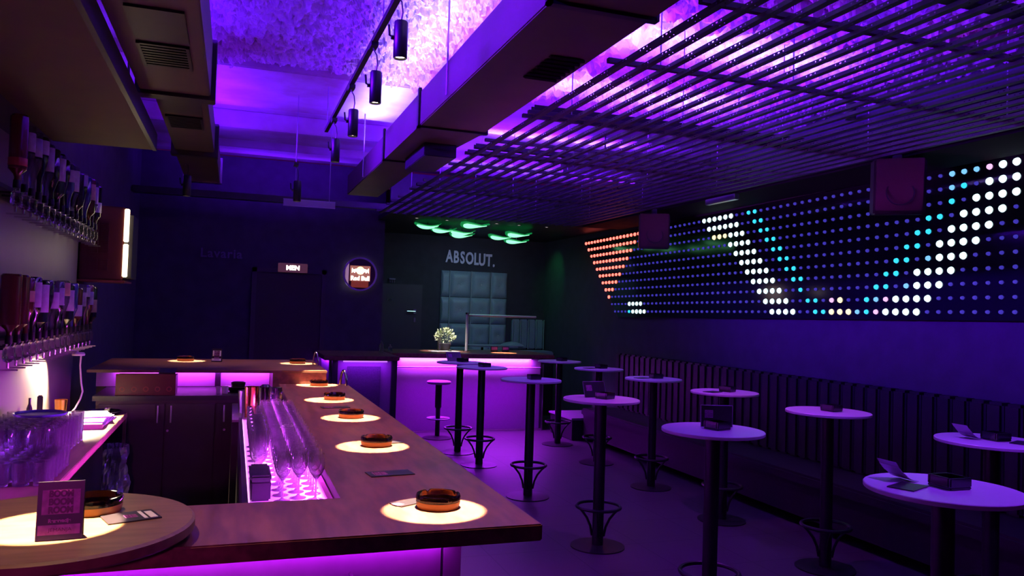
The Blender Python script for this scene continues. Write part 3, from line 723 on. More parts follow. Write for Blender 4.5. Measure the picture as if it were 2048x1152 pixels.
UP = [(1, .042, .36, 'brown', 'red', (.10, .14)), (0, .040, .34, 'clear', 'lilac', (.2, .30)), (0, .040, .34, 'clear', 'lilac', (.2, .30)), (2, .040, .34, 'black', 'white', (.24, .32)),
      (0, .038, .33, 'clear', 'lilac', (.17, .31)), (0, .038, .33, 'black', None, (0, 0)), (1, .040, .33, 'green', 'white', (.16, .30)), (2, .038, .32, 'black', None, (0, 0)),
      (0, .038, .32, 'blue', 'white', (.20, .28)), (0, .038, .33, 'clear', 'white', (.16, .30)), (1, .040, .31, 'black', None, (0, 0)), (2, .038, .33, 'green', 'lilac', (.24, .32)),
      (0, .038, .33, 'blue', None, (0, 0)), (1, .042, .34, 'brown', 'tan', (.18, .30)), (0, .038, .34, 'clear', 'lilac', (.17, .30)), (1, .040, .33, 'black', 'white', (.12, .2))]
LO = [(1, .048, .34, 'brown', None, (0, 0)), (1, .048, .34, 'brown', None, (0, 0)), (0, .038, .33, 'brown', 'tan', (.2, .26)), (0, .038, .34, 'black', 'white', (.17, .31)),
      (1, .044, .32, 'green', 'white', (.14, .30)), (2, .038, .33, 'black', None, (0, 0)), (0, .038, .33, 'clear', 'white', (.16, .26)), (0, .038, .33, 'green', 'lilac', (.18, .29)),
      (2, .042, .34, 'clear', 'tan', (.24, .325)), (1, .040, .32, 'green', 'white', (.14, .28)), (0, .038, .33, 'blue', None, (0, 0)), (1, .040, .30, 'brown', 'white', (.10, .18)),
      (0, .038, .33, 'clear', 'white', (.17, .27)), (2, .038, .33, 'black', 'white', (.24, .31)), (0, .038, .33, 'brown', 'lilac', (.18, .28)), (1, .040, .32, 'black', 'tan', (.12, .22))]
for rk, seq in (('upper', UP), ('lower', LO)):
    zb = RZ[rk]+0.02
    for i, (k, R, H, gk, lk, lz) in enumerate(seq):
        yy = 4.56+0.158*i; xx = -1.055
        desc = '%s upside-down bottle%s, %s from the near end of the %s rack' % (gk if gk != 'brown' else 'amber', ' with %s label' % lk if lk else '', ORD[i], rk)
        bottle((xx, yy, zb), k, R, H, gk, lk, lz, desc, 'bottles on the wall racks')
        lab = 'clear spirit optic, %s from the near end of the %s rack' % (ORD[i], rk)
        if optic is None:
            optic = thing('spirit_optic', lab, 'dispenser', (xx, yy, zb-0.0125), 0, 'spirit optics on the wall racks')
            MB().lathe([(0, 0), (0.012, 0), (0.013, -0.012), (0.024, -0.022), (0.026, -0.07), (0.020, -0.085), (0.008, -0.092), (0, -0.092)], seg=18).obj('chamber', M_glass2, optic, True)
            c = MB(); c.lathe([(0, -0.092), (0.008, -0.092), (0.006, -0.12), (0, -0.12)], seg=12); c.obj('spout', M_chrome, optic, True)
            MB().box(-0.04, 0.045, -0.003, 0.003, -0.134, -0.126).obj('press_bar', M_chrome, optic)
            MB().box(-0.10, -0.020, -0.008, 0.008, -0.030, -0.018).obj('bracket', M_blackmetal, optic)
        else: dup(optic, (xx, yy, zb-0.0125), lab)
# wall cabinet with lit edge
t = thing('wall_cabinet', 'dark red louvred cabinet with a glowing white edge strip on the left wall', 'cabinet', (-1.0, 7.1, 1.9))
o = (-1.0, 7.1, 1.9)
MB(o).box(-1.18, -0.86, 7.06, 7.5, 1.90, 2.50, bev=0.01).obj('cabinet_body', M_maroon, t)
for x0, x1, z0, z1 in ((-1.10, -1.045, 2.12, 2.38), (-1.03, -0.97, 2.12, 2.38), (-1.10, -1.045, 1.98, 2.09), (-1.03, -0.97, 1.98, 2.09)):
    g = MB(o); n_ = int((z1-z0)/0.014)
    for k in range(n_): g.box(x0, x1, 7.048, 7.06, z0+k*0.014, z0+k*0.014+0.007)
    g.obj('louvre', M_maroon, t)
MB(o).box(-0.862, -0.825, 7.04, 7.075, 1.93, 2.20, bev=0.006).obj('light_tube', M_tube, t)
MB(o).box(-0.862, -0.825, 7.04, 7.075, 2.215, 2.485, bev=0.006).obj('light_tube', M_tube, t)
MB(o).box(-1.18, -0.84, 7.03, 7.5, 1.885, 1.90).obj('bottom_trim', mat('orange_trim', (0.45, 0.16, 0.06), 0.4), t)
MB(o).box(-0.86, -0.80, 7.10, 7.45, 1.92, 2.44).obj('side_box', M_black, t)
area('tube_glow_light', (-0.843, 7.03, 2.2), (0.2, -1, 0), 0.03, 0.5, (1.0, 0.78, 0.5), 0.5, yaxis=(0, 0, 1))
# lamp under the lower rack: white cable, papers in its light
t = thing('rack_lamp', 'small white lamp with a dangling cable under the far end of the lower rack', 'lamp', (-1.0, 6.15, 1.35))
o = (-1.0, 6.15, 1.35)
MB(o).lathe([(0, 1.372-1.35), (0.035, 0.022), (0.042, 0.012), (0.040, 0.0), (0, 0.0)], (-1.0, 6.15, 1.35), 24).obj('lamp_head', M_cable, t, True)
MB(o).tube([(-1.0, 6.15, 1.372), (-1.12, 6.17, 1.40), (-1.16, 6.18, 1.47)], 0.008).obj('arm', M_cable, t, True)
MB(o).tube([(-0.985, 6.16, 1.35), (-0.99, 6.17, 1.28), (-0.98, 6.18, 1.16), (-0.965, 6.16, 1.10), (-0.975, 6.14, 1.05), (-1.0, 6.12, 0.99), (-1.02, 6.1, 0.962)], 0.006).obj('cable', M_cable, t, True)
spot('spot_light', (-0.98, 6.02, 1.34), (-0.88, 5.82, 0.95), (1.0, 0.76, 0.46), 240, 84, 0.5, 0.02)
spot('spot_light', (-1.02, 6.08, 1.32), (-1.2, 5.9, 1.05), (1.0, 0.66, 0.44), 120, 115, 0.8, 0.02)
t = thing('paper_stack', 'stack of white papers glaring under the lamp on the back counter', 'papers', (-0.88, 5.85, 0.9455))
for k in range(6):
    MB((-0.88, 5.85, 0.9455)).box(-1.04+0.004*k, -0.735-0.003*k, 5.50, 5.98-0.01*k, 0.9455+0.006*k, 0.951+0.006*k, rz=0.05*(k % 3-1)).obj('sheet', M_paper, t)
MB((-0.88, 5.85, 0.9455)).box(-0.98, -0.75, 5.66, 5.96, 0.982, 0.99, rz=0.2).obj('sheet', M_paper, t)
a = MB((-0.87, 5.57, 0.9455)); a.box(-0.90, -0.735, 5.43, 5.485, 0.9455, 0.975, bev=0.004)
tag(a.obj('wooden_block', mat('pale_pink_wood', (0.40, 0.22, 0.17), 0.5)), 'reddish flat box in front of the white papers on the back counter', 'box')
t = thing('serving_tray', 'shiny black tray with two glints at the far corner of the back counter', 'tray', (-0.86, 6.15, 0.9455))
MB((-0.86, 6.15, 0.9455)).lathe([(0, 0), (0.105, 0), (0.125, 0.022), (0.122, 0.024), (0.103, 0.005), (0, 0.004)], (-0.83, 6.13, 0.9455), 36).obj('tray_dish', M_ashblack, t, True)
a = MB((-0.80, 6.13, 0.9505)); a.lathe([(0, 0), (0.022, 0), (0.026, 0.035), (0.024, 0.035), (0.02, 0.004), (0, 0.004)], (-0.80, 6.13, 0.9505), 20)
tag(a.obj('steel_cup', M_chrome, smooth=True), 'small bright metal cup on the black tray', 'cup')
a = MB((-1.08, 5.98, 0.9455)); a.lathe([(0, 0), (0.032, 0), (0.04, 0.11), (0.037, 0.11), (0.03, 0.005), (0, 0.005)], (-1.08, 6.08, 0.9455), 24)
tag(a.obj('brass_pot', M_copper, smooth=True), 'brownish pot standing by the wall behind the white papers', 'pot')
a = MB((-1.09, 5.55, 0.9455)); a.box(-1.12, -1.09, 5.56, 5.59, 0.9455, 1.14, bev=0.006)
tag(a.obj('black_box', M_black), 'small upright black packet by the lit wall behind the highball glasses', 'packet')
a = MB((-1.14, 5.5, 0.9455)); a.lathe([(0, 0), (0.016, 0), (0.016, 0.12), (0.007, 0.15), (0.007, 0.185), (0, 0.185)], (-1.15, 5.52, 0.9455), 14)
tag(a.obj('dropper_bottle', M_ashblack, smooth=True), 'tiny dark bottle by the lit wall behind the highball glasses', 'bottle')
t = tag(MB((-0.98, 4.95, 1.112)).lathe([(0, 0.0), (0.12, 0.0), (0.13, 0.012), (0.126, 0.014), (0.118, 0.004), (0, 0.003)], (-0.96, 4.86, 1.112), 40).obj('blue_tray', M_blueplastic, smooth=True), 'flat blue tray resting on the highball glasses', 'tray')
# bin bag under the counter end
def bag():
    c = MB((-0.72, 6.1, 0.0)); seg, lev = 64, 44; rings = []
    for j in range(lev+1):
        h = j/lev; z = 0.02+0.72*h; ring = []
        for k in range(seg):
            an = 2*PI*k/seg
            r = 0.125*(1-0.10*h) + 0.05*noise.noise(Vector((math.cos(an)*2.5, math.sin(an)*2.5, h*4))) + 0.045*abs(noise.noise(Vector((math.cos(an)*4, math.sin(an)*4, h*7)))) + 0.02*noise.noise(Vector((math.cos(an)*9, math.sin(an)*9, h*14)))
            if h > 0.86: r *= 1+0.5*(h-0.86)
            ring.append(c._v((-0.765+r*math.cos(an)*0.85, 6.03+r*math.sin(an), z)))
        rings.append(ring)
    for A, B in zip(rings[:-1], rings[1:]):
        for k in range(seg): c.bm.faces.new([A[k], A[(k+1) % seg], B[(k+1) % seg], B[k]])
    c.bm.faces.new(rings[0][::-1])
    return c
tag(bag().obj('bin_bag', M_bag), 'crumpled shiny plastic bin bag standing at the end of the back counter', 'bag')

# ================================================================== things on the work bench and the well's far end
M_glint = mat('crate_glint', (0.26, 0.05, 0.035), 0.35)
t = thing('bottle_crate', 'dark red plastic crate of bottles on the work bench', 'crate', (-0.58, 6.45, 1.0555))
o = (-0.58, 6.45, 1.0555)
c = MB(o); c.box(-0.78, -0.38, 6.31, 6.325, 1.0555, 1.21); c.box(-0.78, -0.38, 6.535, 6.55, 1.0555, 1.195); c.box(-0.78, -0.765, 6.325, 6.535, 1.0555, 1.195); c.box(-0.395, -0.38, 6.325, 6.535, 1.0555, 1.195); c.box(-0.765, -0.395, 6.325, 6.535, 1.0555, 1.065)
c.obj('crate_box', M_redtub, t)
for k in range(5):
    f = MB(o); f.lathe([(0.012, 0), (0.019, 0.0), (0.019, 0.003), (0.012, 0.003)], (-0.735+0.078*k, 6.31, 1.10), 18, (0, -1, 0), close=True); f.obj('glint_ring', M_glint, t)  # pinkish glints on the crate, put into lighter rings
a = MB((-0.40, 6.4, 1.21)); a.box(-0.50, -0.385, 6.33, 6.50, 1.222, 1.230, rx=0.12)
tag(a.obj('crate_lid', M_card), 'tilted dark flap on the right end of the red crate', 'lid')
for i, (xx, rr) in enumerate(((-0.085, 0.016), (-0.035, 0.026))):
    a = MB((xx, 6.45, 1.0555)); a.lathe([(0, 0), (rr*0.8, 0), (rr, 0.055), (rr-0.003, 0.055), (rr*0.75, 0.004), (0, 0.004)], (xx, 6.4, 1.0555), 20)
    tag(a.obj('white_cup', M_print, smooth=True), ('narrow' if i == 0 else 'wider')+' white cup on the work bench right of the crate', 'cup')
t = thing('black_bowl', 'low black bowl with a lid on the work bench beside the white cups', 'bowl', (0.06, 6.55, 1.0555))
MB((0.06, 6.55, 1.0555)).lathe([(0, 0), (0.06, 0), (0.10, 0.03), (0.125, 0.04), (0.10, 0.045), (0, 0.045)], (0.06, 6.55, 1.0555), 32).obj('bowl_body', M_ashblack, t, True)
MB((0.06, 6.55, 1.0555)).lathe([(0, 0.045), (0.05, 0.045), (0.055, 0.07), (0.04, 0.078), (0, 0.078)], (0.06, 6.55, 1.0555), 28).obj('lid', M_black, t, True)
def simple(nm, prof, at, mt, lab, cat, seg=28):
    a = MB(at); a.lathe(prof, at, seg); return tag(a.obj(nm, mt, smooth=True), lab, cat)
simple('copper_cup', [(0, 0), (0.038, 0), (0.046, 0.20), (0.043, 0.20), (0.035, 0.006), (0, 0.006)], (0.135, 5.48, 1.0005), M_copper, 'tall copper shaker cup at the far end of the glass well', 'shaker')
t = thing('cocktail_shaker', 'steel shaker with a black cap at the far end of the glass well', 'shaker', (0.285, 5.42, 1.0005))
MB((0.285, 5.42, 1.0005)).lathe([(0, 0), (0.033, 0), (0.042, 0.105), (0, 0.105)], (0.285, 5.42, 1.0005), 28).obj('tin', M_steel, t, True)
MB((0.285, 5.42, 1.0005)).lathe([(0, 0.105), (0.044, 0.105), (0.045, 0.16), (0.040, 0.20), (0, 0.205)], (0.285, 5.42, 1.0005), 28).obj('cap', M_ashblack, t, True)
for dx in (-0.022, 0.036): MB((0.285, 5.42, 1.0005)).lathe([(0, 0), (0.009, 0.001), (0.007, 0.009), (0, 0.011)], (0.285+dx, 5.378, 1.168), 14, (0.1, -1, 0.2)).obj('rivet', M_chrome, t, True)
simple('black_shaker', [(0, 0), (0.042, 0), (0.044, 0.17), (0.040, 0.19), (0.02, 0.205), (0, 0.206)], (0.225, 5.57, 1.0005), M_ashblack, 'tall black shaker between the copper cup and the steel shaker', 'shaker')
simple('steel_jug', [(0, 0), (0.04, 0), (0.048, 0.15), (0.044, 0.15), (0.036, 0.006), (0, 0.006)], (0.10, 5.72, 1.0005), M_steel, 'steel jug behind the copper shaker cup', 'jug')
t = thing('bar_caddy', 'black rubber-topped caddy on the aisle side of the lit well', 'caddy', (0.128, 3.25, 1.0005))
MB((0.128, 3.25, 1.0005)).box(0.088, 0.162, 3.14, 3.36, 1.0005, 1.075, bev=0.006).obj('caddy_body', M_blackmetal, t)
MB((0.128, 3.25, 1.0005)).box(0.084, 0.163, 3.13, 3.37, 1.075, 1.10, bev=0.008).obj('caddy_lid', M_ashblack, t)
for i, (x, y, z, lab) in enumerate(((0.69, 7.0, 1.2255, 'thin chrome arch at the right end of the far counter'), (0.845, 6.33, 1.1205, 'thin chrome arch at the far outer corner of the long counter'))):
    a = MB((x, y, z)); R = 0.055; a.tube([(x-R*0.3*math.cos(th), y+R*math.cos(th)*0.9, z+0.005+0.115*math.sin(th)) for th in [PI*k/14 for k in range(15)]], 0.006 if i == 0 else 0.010)
    tag(a.obj('chrome_arch', M_chrome, smooth=True), lab, 'rail', None)

# ================================================================== high tables
def make_table(label, loc):
    t = thing('high_table', label, 'table', loc, 0, 'round high tables')
    MB().lathe([(0, 1.092), (0.287, 1.092), (0.29, 1.095), (0.29, 1.108), (0.287, 1.111), (0, 1.111)], seg=64).obj('table_top', M_white, t, True)
    MB().lathe([(0, 0.008), (0.042, 0.008), (0.042, 1.092), (0, 1.092)], seg=28).obj('post', M_blackmetal, t, True)
    MB().lathe([(0, 0), (0.205, 0), (0.205, 0.008), (0.06, 0.016), (0, 0.016)], seg=48).obj('base_plate', M_blackmetal, t, True)
    MB().lathe([(0.042, 1.075), (0.12, 1.085), (0.12, 1.0918), (0.042, 1.0918)], seg=28).obj('top_plate', M_blackmetal, t, True)
    MB().tube([(0.165*math.cos(2*PI*k/40), 0.165*math.sin(2*PI*k/40), 0.30) for k in range(40)], 0.0125, 8, True).obj('foot_ring', M_blackmetal, t, True)
    for k in range(4):
        an = PI/4+k*PI/2+0.3
        pts = [(0.165, 0.30), (0.125, 0.262), (0.085, 0.21), (0.058, 0.15), (0.044, 0.08)]
        MB().tube([(r*math.cos(an), r*math.sin(an), z) for r, z in pts], 0.0095, 8).obj('foot_strut', M_blackmetal, t, True)
    return t
def sq_ash():
    c = MB(); c.box(-0.055, 0.055, -0.055, 0.055, 0, 0.012, bev=0.004)
    for x0, x1, y0, y1 in ((-0.055, 0.055, -0.055, -0.043), (-0.055, 0.055, 0.043, 0.055), (-0.055, -0.043, -0.043, 0.043), (0.043, 0.055, -0.043, 0.043)): c.box(x0, x1, y0, y1, 0.010, 0.046, bev=0.003)
    return c
INNER = [(2.66, 2.36), (2.62, 3.88), (2.66, 5.41), (2.70, 7.01), (2.69, 8.55), (2.66, 9.35)]
OUTER = [(3.95+.1, 3.28), (4.03, 4.55), (4.06, 5.85), (4.09, 7.13), (4.10, 8.43), (4.14, 9.71)]
tproto = None; aproto = None
AN = {}
for row, lst in (('inner', INNER), ('outer', OUTER)):
    for i, (x, y) in enumerate(lst):
        where = ('row beside the bar' if row == 'inner' else 'row along the LED wall')
        lab = 'white-topped round high table, %s from the camera in the %s' % (ORD[i], where)
        if tproto is None: tproto = make_table(lab, (x, y, 0))
        else: dup(tproto, (x, y, 0), lab)
        ax, ay = x+0.03, y+0.0
        lab = 'square black ashtray on the %s table of the %s' % (ORD[i], where)
        if aproto is None: aproto = tag(sq_ash().obj('ashtray', M_ashblack), lab, 'ashtray', 'square ashtrays on the high tables'); aproto.location = (ax, ay, 1.1115)
        else: dup(aproto, (ax, ay, 1.1115), lab, 0.25*(i % 3))
ZT = 1.1118
def tent(label, loc, rz, lean):
    t = thing('table_card', label, 'card', loc, rz); rot = (PI/2-lean, 0, 0)
    w_, h_ = 0.19, 0.125
    f = MB(); dy = math.sin(lean)*h_; z = math.cos(lean)*h_
    a = [(-w_/2, 0, 0), (w_/2, 0, 0), (w_/2, dy, z), (-w_/2, dy, z)]; b = [(p[0], p[1]+0.004, p[2]) for p in a]
    vs = [f._v(p) for p in a+b]
    for q in ((0, 1, 2, 3), (7, 6, 5, 4), (0, 4, 5, 1), (1, 5, 6, 2), (2, 6, 7, 3), (3, 7, 4, 0)): f.bm.faces.new([vs[i] for i in q])
    f.obj('card_sheet', M_card, t)
    e = MB(); e.tube([a[0], a[3], a[2], a[1]], 0.0022, 6); e.obj('edge', M_rim, t)
    q = MB(); P = lambda u, v: (-w_/2+u*w_, dy*v-0.002, z*v)
    q.quad(P(.12, .42), P(.38, .42), P(.38, .78), P(.12, .78)); lo = q.obj('logo_square', M_pink, t, fix=False); lo['label'] = 'pink logo square'
    for k in range(3): text('lettering', 'ROOM', 0.017, M_ink, lo, tuple(Vector(P(.25, .70-.105*k))+Vector((0, -0.001, 0))), rot, 0.0002, 0, 0.85)
    return t
tent('standing pink-logo card behind the ashtray of the second table beside the bar', (2.70, 3.96, ZT), -0.25, 0.05)
tent('standing card leaning back behind the ashtray of the third table beside the bar', (2.65, 5.49, ZT), 0.1, 0.35)
tent('standing card on the farthest table of the row beside the bar', (2.62, 9.47, ZT), 0.1, 0.55)
for nm, x, y, lab in (('a', 2.52, 2.40, 'black leaflet lying beside the ashtray of the nearest table'), ('b', 4.14, 3.16, 'black leaflet on the nearest table of the row along the LED wall'),
                  ('c', 3.92, 5.82, 'black leaflet on the third table of the row along the LED wall'), ('d', 3.97, 7.15, 'black leaflet on the fourth table of the row along the LED wall'),
                  ('e', 3.99, 8.43, 'black leaflet on the fifth table of the row along the LED wall')):
    tag(MB((x, y, ZT)).box(x-0.075, x+0.075, y-0.05, y+0.05, ZT, ZT+0.004, rz=0.4).obj('leaflet', M_card), lab, 'leaflet')
def curl(x, y, lab, s=1.0):
    f = MB((x, y, ZT)); n_ = 8; pr = []
    for k in range(n_+1):
        u = k/n_; pr.append((x-0.10*s*u+0.01, y+0.02*u, ZT+0.004+0.075*s*u*u))
    for A, B in zip(pr[:-1], pr[1:]):
        f.quad(A, (A[0], A[1]+0.10*s, A[2]), (B[0], B[1]+0.10*s, B[2]), B)
    o_ = f.obj('curled_leaflet', M_rim); md = o_.modifiers.new('thick', 'SOLIDIFY'); md.thickness = 0.0015
    return tag(o_, lab, 'leaflet')
curl(2.63, 2.46, 'curled pale leaflet tucked beside the ashtray of the nearest table')
curl(4.00, 3.30, 'curled pale leaflet against the ashtray on the nearest table along the LED wall')
# bench along the right wall and the low podium
t = thing('wall_bench', 'dark channel-backed bench running along the wall under the LED screen', 'bench', (4.9, 6.0, 0))
o = (4.9, 6.0, 0)
MB(o).box(4.60, 5.18, 1.5, 9.9, 0.09, 0.36).obj('bench_base', M_black, t)
MB(o).box(4.56, 5.18, 1.5, 9.9, 0.36, 0.46, bev=0.02).obj('seat', M_darkleather, t)
b_ = MB(o); yk = 1.5
while yk < 9.8: b_.box(5.06, 5.18, yk+0.003, yk+0.137, 0.46, 1.22, bev=0.02); yk += 0.14
b_.obj('backrest', M_darkleather, t)
t = thing('low_podium', 'low dark podium with a violet-lit top at the far end of the wall bench', 'podium', (4.6, 10.0, 0))
MB((4.6, 10.0, 0)).box(4.46, 5.18, 9.95, 10.75, 0, 0.28, bev=0.01).obj('podium_body', M_black, t)
MB((4.6, 10.0, 0)).box(4.44, 5.18, 9.93, 10.77, 0.28, 0.31, bev=0.005).obj('podium_top', M_djfront, t)
# ================================================================== LED wall
LS, LY0, LR = 0.1055, 11.19, 0.1062
def led_pos(c, r):
    y = LY0-LS*c
    zt = 2.85+(LY0-y)*0.0097
    return (y, zt-LR*r)
NC = 84
lit = {}
for r in range(9):
    for c in range(r, 17-r): lit[(c, r)] = 'red'
for c in (14, 15, 16, 17): lit[(c, 9)] = 'white'
for c in (15, 16, 17, 18): lit[(c, 10)] = 'white'
lit[(14, 10)] = 'cyan'
for r in range(11):
    for k in range(4): lit[(33+r+k, r)] = 'white'
    for k in (0, 1):
        if not (r == 8 and k == 1): lit[(39+r+k, r)] = 'cyan'
for c, r in ((31, 0), (32, 0), (32, 1), (33, 1)): lit[(c, r)] = 'white'
for c, r in ((33, 2), (34, 2), (51, 10), (52, 10), (53, 10), (52, 9)): lit[(c, r)] = 'warm'
lit[(35, 2)] = 'warm'
for c, r in ((54, 10), (56, 9), (63, 1), (64, 0), (65, 0), (63, 0), (61, 6), (59, 8)): lit[(c, r)] = 'pale'
for c, r in ((55, 10), (55, 9), (56, 8), (57, 8), (57, 7), (58, 7), (58, 6), (59, 6), (59, 5), (60, 5), (60, 4), (61, 4), (61, 3), (62, 3), (63, 2), (64, 1), (62, 3)): lit[(c, r)] = 'cyan'
for c, r in ((56, 10), (57, 9), (51, 9), (66, 0)): lit[(c, r)] = 'pink'
WH = {10: (57, 60), 9: (58, 61), 8: (60, 62), 7: (60, 63), 6: (62, 64), 5: (62, 65), 4: (63, 66), 3: (64, 67), 2: (65, 68), 1: (66, 69), 0: (67, 70)}
for r, (a_, b__) in WH.items():
    for c in range(a_, b__+1): lit[(c, r)] = 'white'
LM = {'off': emit('led_blue', (0.055, 0.042, 0.50), 0.85), 'white': emit('led_white', (0.66, 0.95, 1.0), 1.9), 'cyan': emit('led_cyan', (0.03, 0.55, 0.85), 1.5),
      'pale': emit('led_pale', (0.18, 0.50, 0.95), 1.3), 'red': emit('led_red', (1.0, 0.115, 0.085), 4.0), 'warm': emit('led_warm', (1.0, 0.80, 0.42), 1.7), 'pink': emit('led_pink', (0.85, 0.42, 0.85), 1.5)}
LK = list(LM)
RAD = {'off': 0.0155, 'white': 0.029, 'cyan': 0.022, 'pale': 0.021, 'red': 0.024, 'warm': 0.027, 'pink': 0.022}
t = thing('led_screen', 'glossy black LED dot screen along the right wall with a red triangle and white zigzag', 'LED screen', (5.2, 6.5, 2.3))
o = (5.2, 6.5, 2.3)
pnl = MB(o)
yn, yf = LY0-LS*NC, LY0+0.06
poly = [(yn, 2.85+(LY0-yn)*0.0097+0.06), (yf, 2.91), (yf-1.2, 1.72), (yn, 2.85+(LY0-yn)*0.0097-1.12)]
va = [pnl._v((5.165, y, z)) for y, z in poly]; vb = [pnl._v((5.199, y, z)) for y, z in poly]
pnl.bm.faces.new(va); pnl.bm.faces.new(vb[::-1])
for i in range(4): pnl.bm.faces.new([va[i], vb[i], vb[(i+1) % 4], va[(i+1) % 4]])
pnl.obj('screen_panel', M_ledpanel, t)
def dome(mb, y, z, r, mi):
    sg = 14; A = [mb._v((5.165, y+r*math.cos(2*PI*k/sg), z+r*math.sin(2*PI*k/sg))) for k in range(sg)]
    B = [mb._v((5.150, y+0.8*r*math.cos(2*PI*k/sg), z+0.8*r*math.sin(2*PI*k/sg))) for k in range(sg)]
    fs = [mb.bm.faces.new([A[k], A[(k+1) % sg], B[(k+1) % sg], B[k]]) for k in range(sg)]+[mb.bm.faces.new(B)]
    for f in fs: f.material_index = mi
dots = []
for r in range(11):
    for c in range(r if r < 10 else 10, NC):
        k = lit.get((c, r), 'off'); y, z = led_pos(c, r)
        dist = math.hypot(5.2, y)
        dots.append((RAD[k]/dist if c < 71 else 0, c, r, k, y, z))
dots.sort(reverse=True)
for _, c, r, k, y, z in dots[:100]:
    q = MB(o); dome(q, y, z, RAD[k], 0); q.obj('led_dot', LM[k], t)
q = MB(o)
for _, c, r, k, y, z in dots[100:]: dome(q, y, z, RAD[k]*random.uniform(0.92, 1.06), LK.index(k))
oo = q.obj('led_dot', [LM[k] for k in LK], t); oo['kind'] = 'stuff'

# ================================================================== speakers under the soffit
def speaker(loc, rz, lab):
    t = thing('wall_speaker', lab, 'speaker', loc, rz, 'speakers before the LED wall')
    MB().box(-0.17, 0.17, -0.11, 0.13, -0.20, 0.20, rx=0.12, bev=0.012).obj('cabinet', M_black, t)
    MB().box(-0.155, 0.155, -0.128, -0.108, -0.185, 0.185, rx=0.12, bev=0.006).obj('grille', mat('speaker_grille', (0.06, 0.02, 0.035), 0.6, noise_amt=0.3, nscale=300), t)
    c = MB(); c.lathe([(0.085, 0), (0.095, 0.0), (0.095, 0.004), (0.085, 0.004)], (0, -0.128, -0.06), 28, (0, -1, 0.12), close=True); c.obj('woofer_ring', M_black, t)
    b = MB(); b.box(-0.03, 0.03, 0.02, 0.08, 0.19, 0.42); b.obj('bracket', M_black, t)
    return t
sp1 = speaker((4.50, 4.42, 2.74), -0.66, 'black loudspeaker with reddish grille hanging before the LED screen, nearer one')
dup(sp1, (4.50, 7.92, 2.72), 'dark loudspeaker hanging before the LED screen beside the red triangle', -0.45)
tag(MB((4.52, 7.3, 2.93)).box(4.50, 4.56, 6.4, 6.9, 2.90, 2.955, bev=0.006).obj('vent_bar', M_steel), 'small metal vent bar on the soffit edge above the white LED dots', 'vent')

# ================================================================== the DJ booth and the recess
t = thing('dj_booth', 'booth front glowing magenta below a dark counter, far right', 'booth', (3.2, 11.3, 0))
o = (3.2, 11.3, 0)
MB(o).box(2.12, 4.36, 10.96, 11.02, 0.02, 1.07).obj('front_panel', M_djfront, t)
MB(o).box(2.05, 4.44, 10.60, 11.75, 1.08, 1.135, bev=0.008).obj('counter_top', M_wood, t)
MB(o).box(4.36, 4.40, 10.93, 12.4, 0.0, 1.08).obj('side_panel', M_black, t)
MB(o).box(2.045, 2.12, 10.93, 12.4, 0.0, 1.08).obj('side_panel', M_black, t)
MB(o).box(2.2, 4.30, 10.83, 10.95, 1.06, 1.08).obj('light_channel', M_djfront, t)
MB(o).box(2.23, 4.20, 10.925, 10.955, 1.045, 1.06).obj('light_strip', M_mstrip, t)
r_ = MB(o); r_.tube([(2.05, 10.93, 0.925), (4.36, 10.93, 0.925)], 0.010); r_.obj('cross_rail', M_front, t)
MB(o).tube([(2.10, 10.94, 0.0), (2.10, 10.94, 1.08)], 0.022, 10).obj('corner_post', M_blackmetal, t)
MB(o).box(4.385, 4.402, 10.915, 10.935, 0.0, 0.98).obj('corner_trim', M_steel, t)
MB(o).box(2.2, 4.40, 10.92, 10.945, 0.0, 0.03).obj('kick_strip', M_chrome, t)
MB(o).box(4.402, 4.42, 10.95, 11.6, 0.0, 0.03).obj('kick_strip', M_chrome, t)
MB(o).box(2.13, 4.35, 11.9, 12.4, 0.0, 0.449).obj('stage_floor', M_black, t)
# left wing of the booth
t = thing('booth_wing', 'violet-lit booth wing with mesh front left of the DJ booth', 'booth', (1.6, 10.6, 0))
o = (1.6, 10.6, 0)
MB(o).box(1.26, 1.96, 10.14, 10.18, 0.05, 1.07).obj('front_panel', M_djfront, t)
mp = MB(o); mp.box(1.40, 1.82, 10.12, 10.14, 0.12, 0.99); mp.obj('mesh_panel', mat('fine_mesh', (0.10, 0.09, 0.13), 0.5, noise_amt=0.6, nscale=220), t)
MB(o).box(1.17, 1.21, 10.18, 11.18, 0.0, 1.07).obj('side_panel', M_djfront, t)
MB(o).box(1.08, 2.03, 9.95, 11.19, 1.075, 1.13, bev=0.008).obj('counter_top', M_wood, t)
for xx in (1.235, 1.99): MB(o).box(xx-0.035, xx+0.035, 10.08, 10.15, 0, 1.075).obj('corner_post', M_black, t)
MB(o).box(1.34, 1.90, 10.11, 10.14, 1.045, 1.06).obj('light_strip', emit('violet_strip', (0.62, 0.20, 1.0), 1.0), t)
# stool
t = thing('bar_stool', 'round stool with magenta-lit seat standing before the DJ booth', 'stool', (2.68, 10.45, 0))
MB((0, 0, 0)).lathe([(0, 0.735), (0.15, 0.735), (0.165, 0.745), (0.165, 0.765), (0.15, 0.775), (0, 0.775)], seg=40).obj('seat', M_djfront, t, True)
MB((0, 0, 0)).lathe([(0, 0.01), (0.032, 0.01), (0.032, 0.40), (0.045, 0.42), (0.045, 0.735), (0, 0.735)], seg=24).obj('post', M_blackmetal, t, True)
MB((0, 0, 0)).lathe([(0, 0), (0.20, 0), (0.20, 0.008), (0.05, 0.03), (0, 0.03)], seg=40).obj('base_plate', M_blackmetal, t, True)
fr = MB(); fr.tube([(0.15*math.cos(2*PI*k/32), 0.15*math.sin(2*PI*k/32)-0.02, 0.27) for k in range(32)], 0.010, 8, True); fr.tube([(0.03, 0, 0.27), (0.14, -0.02, 0.27)], 0.008); fr.tube([(-0.03, 0, 0.27), (-0.14, -0.02, 0.27)], 0.008)
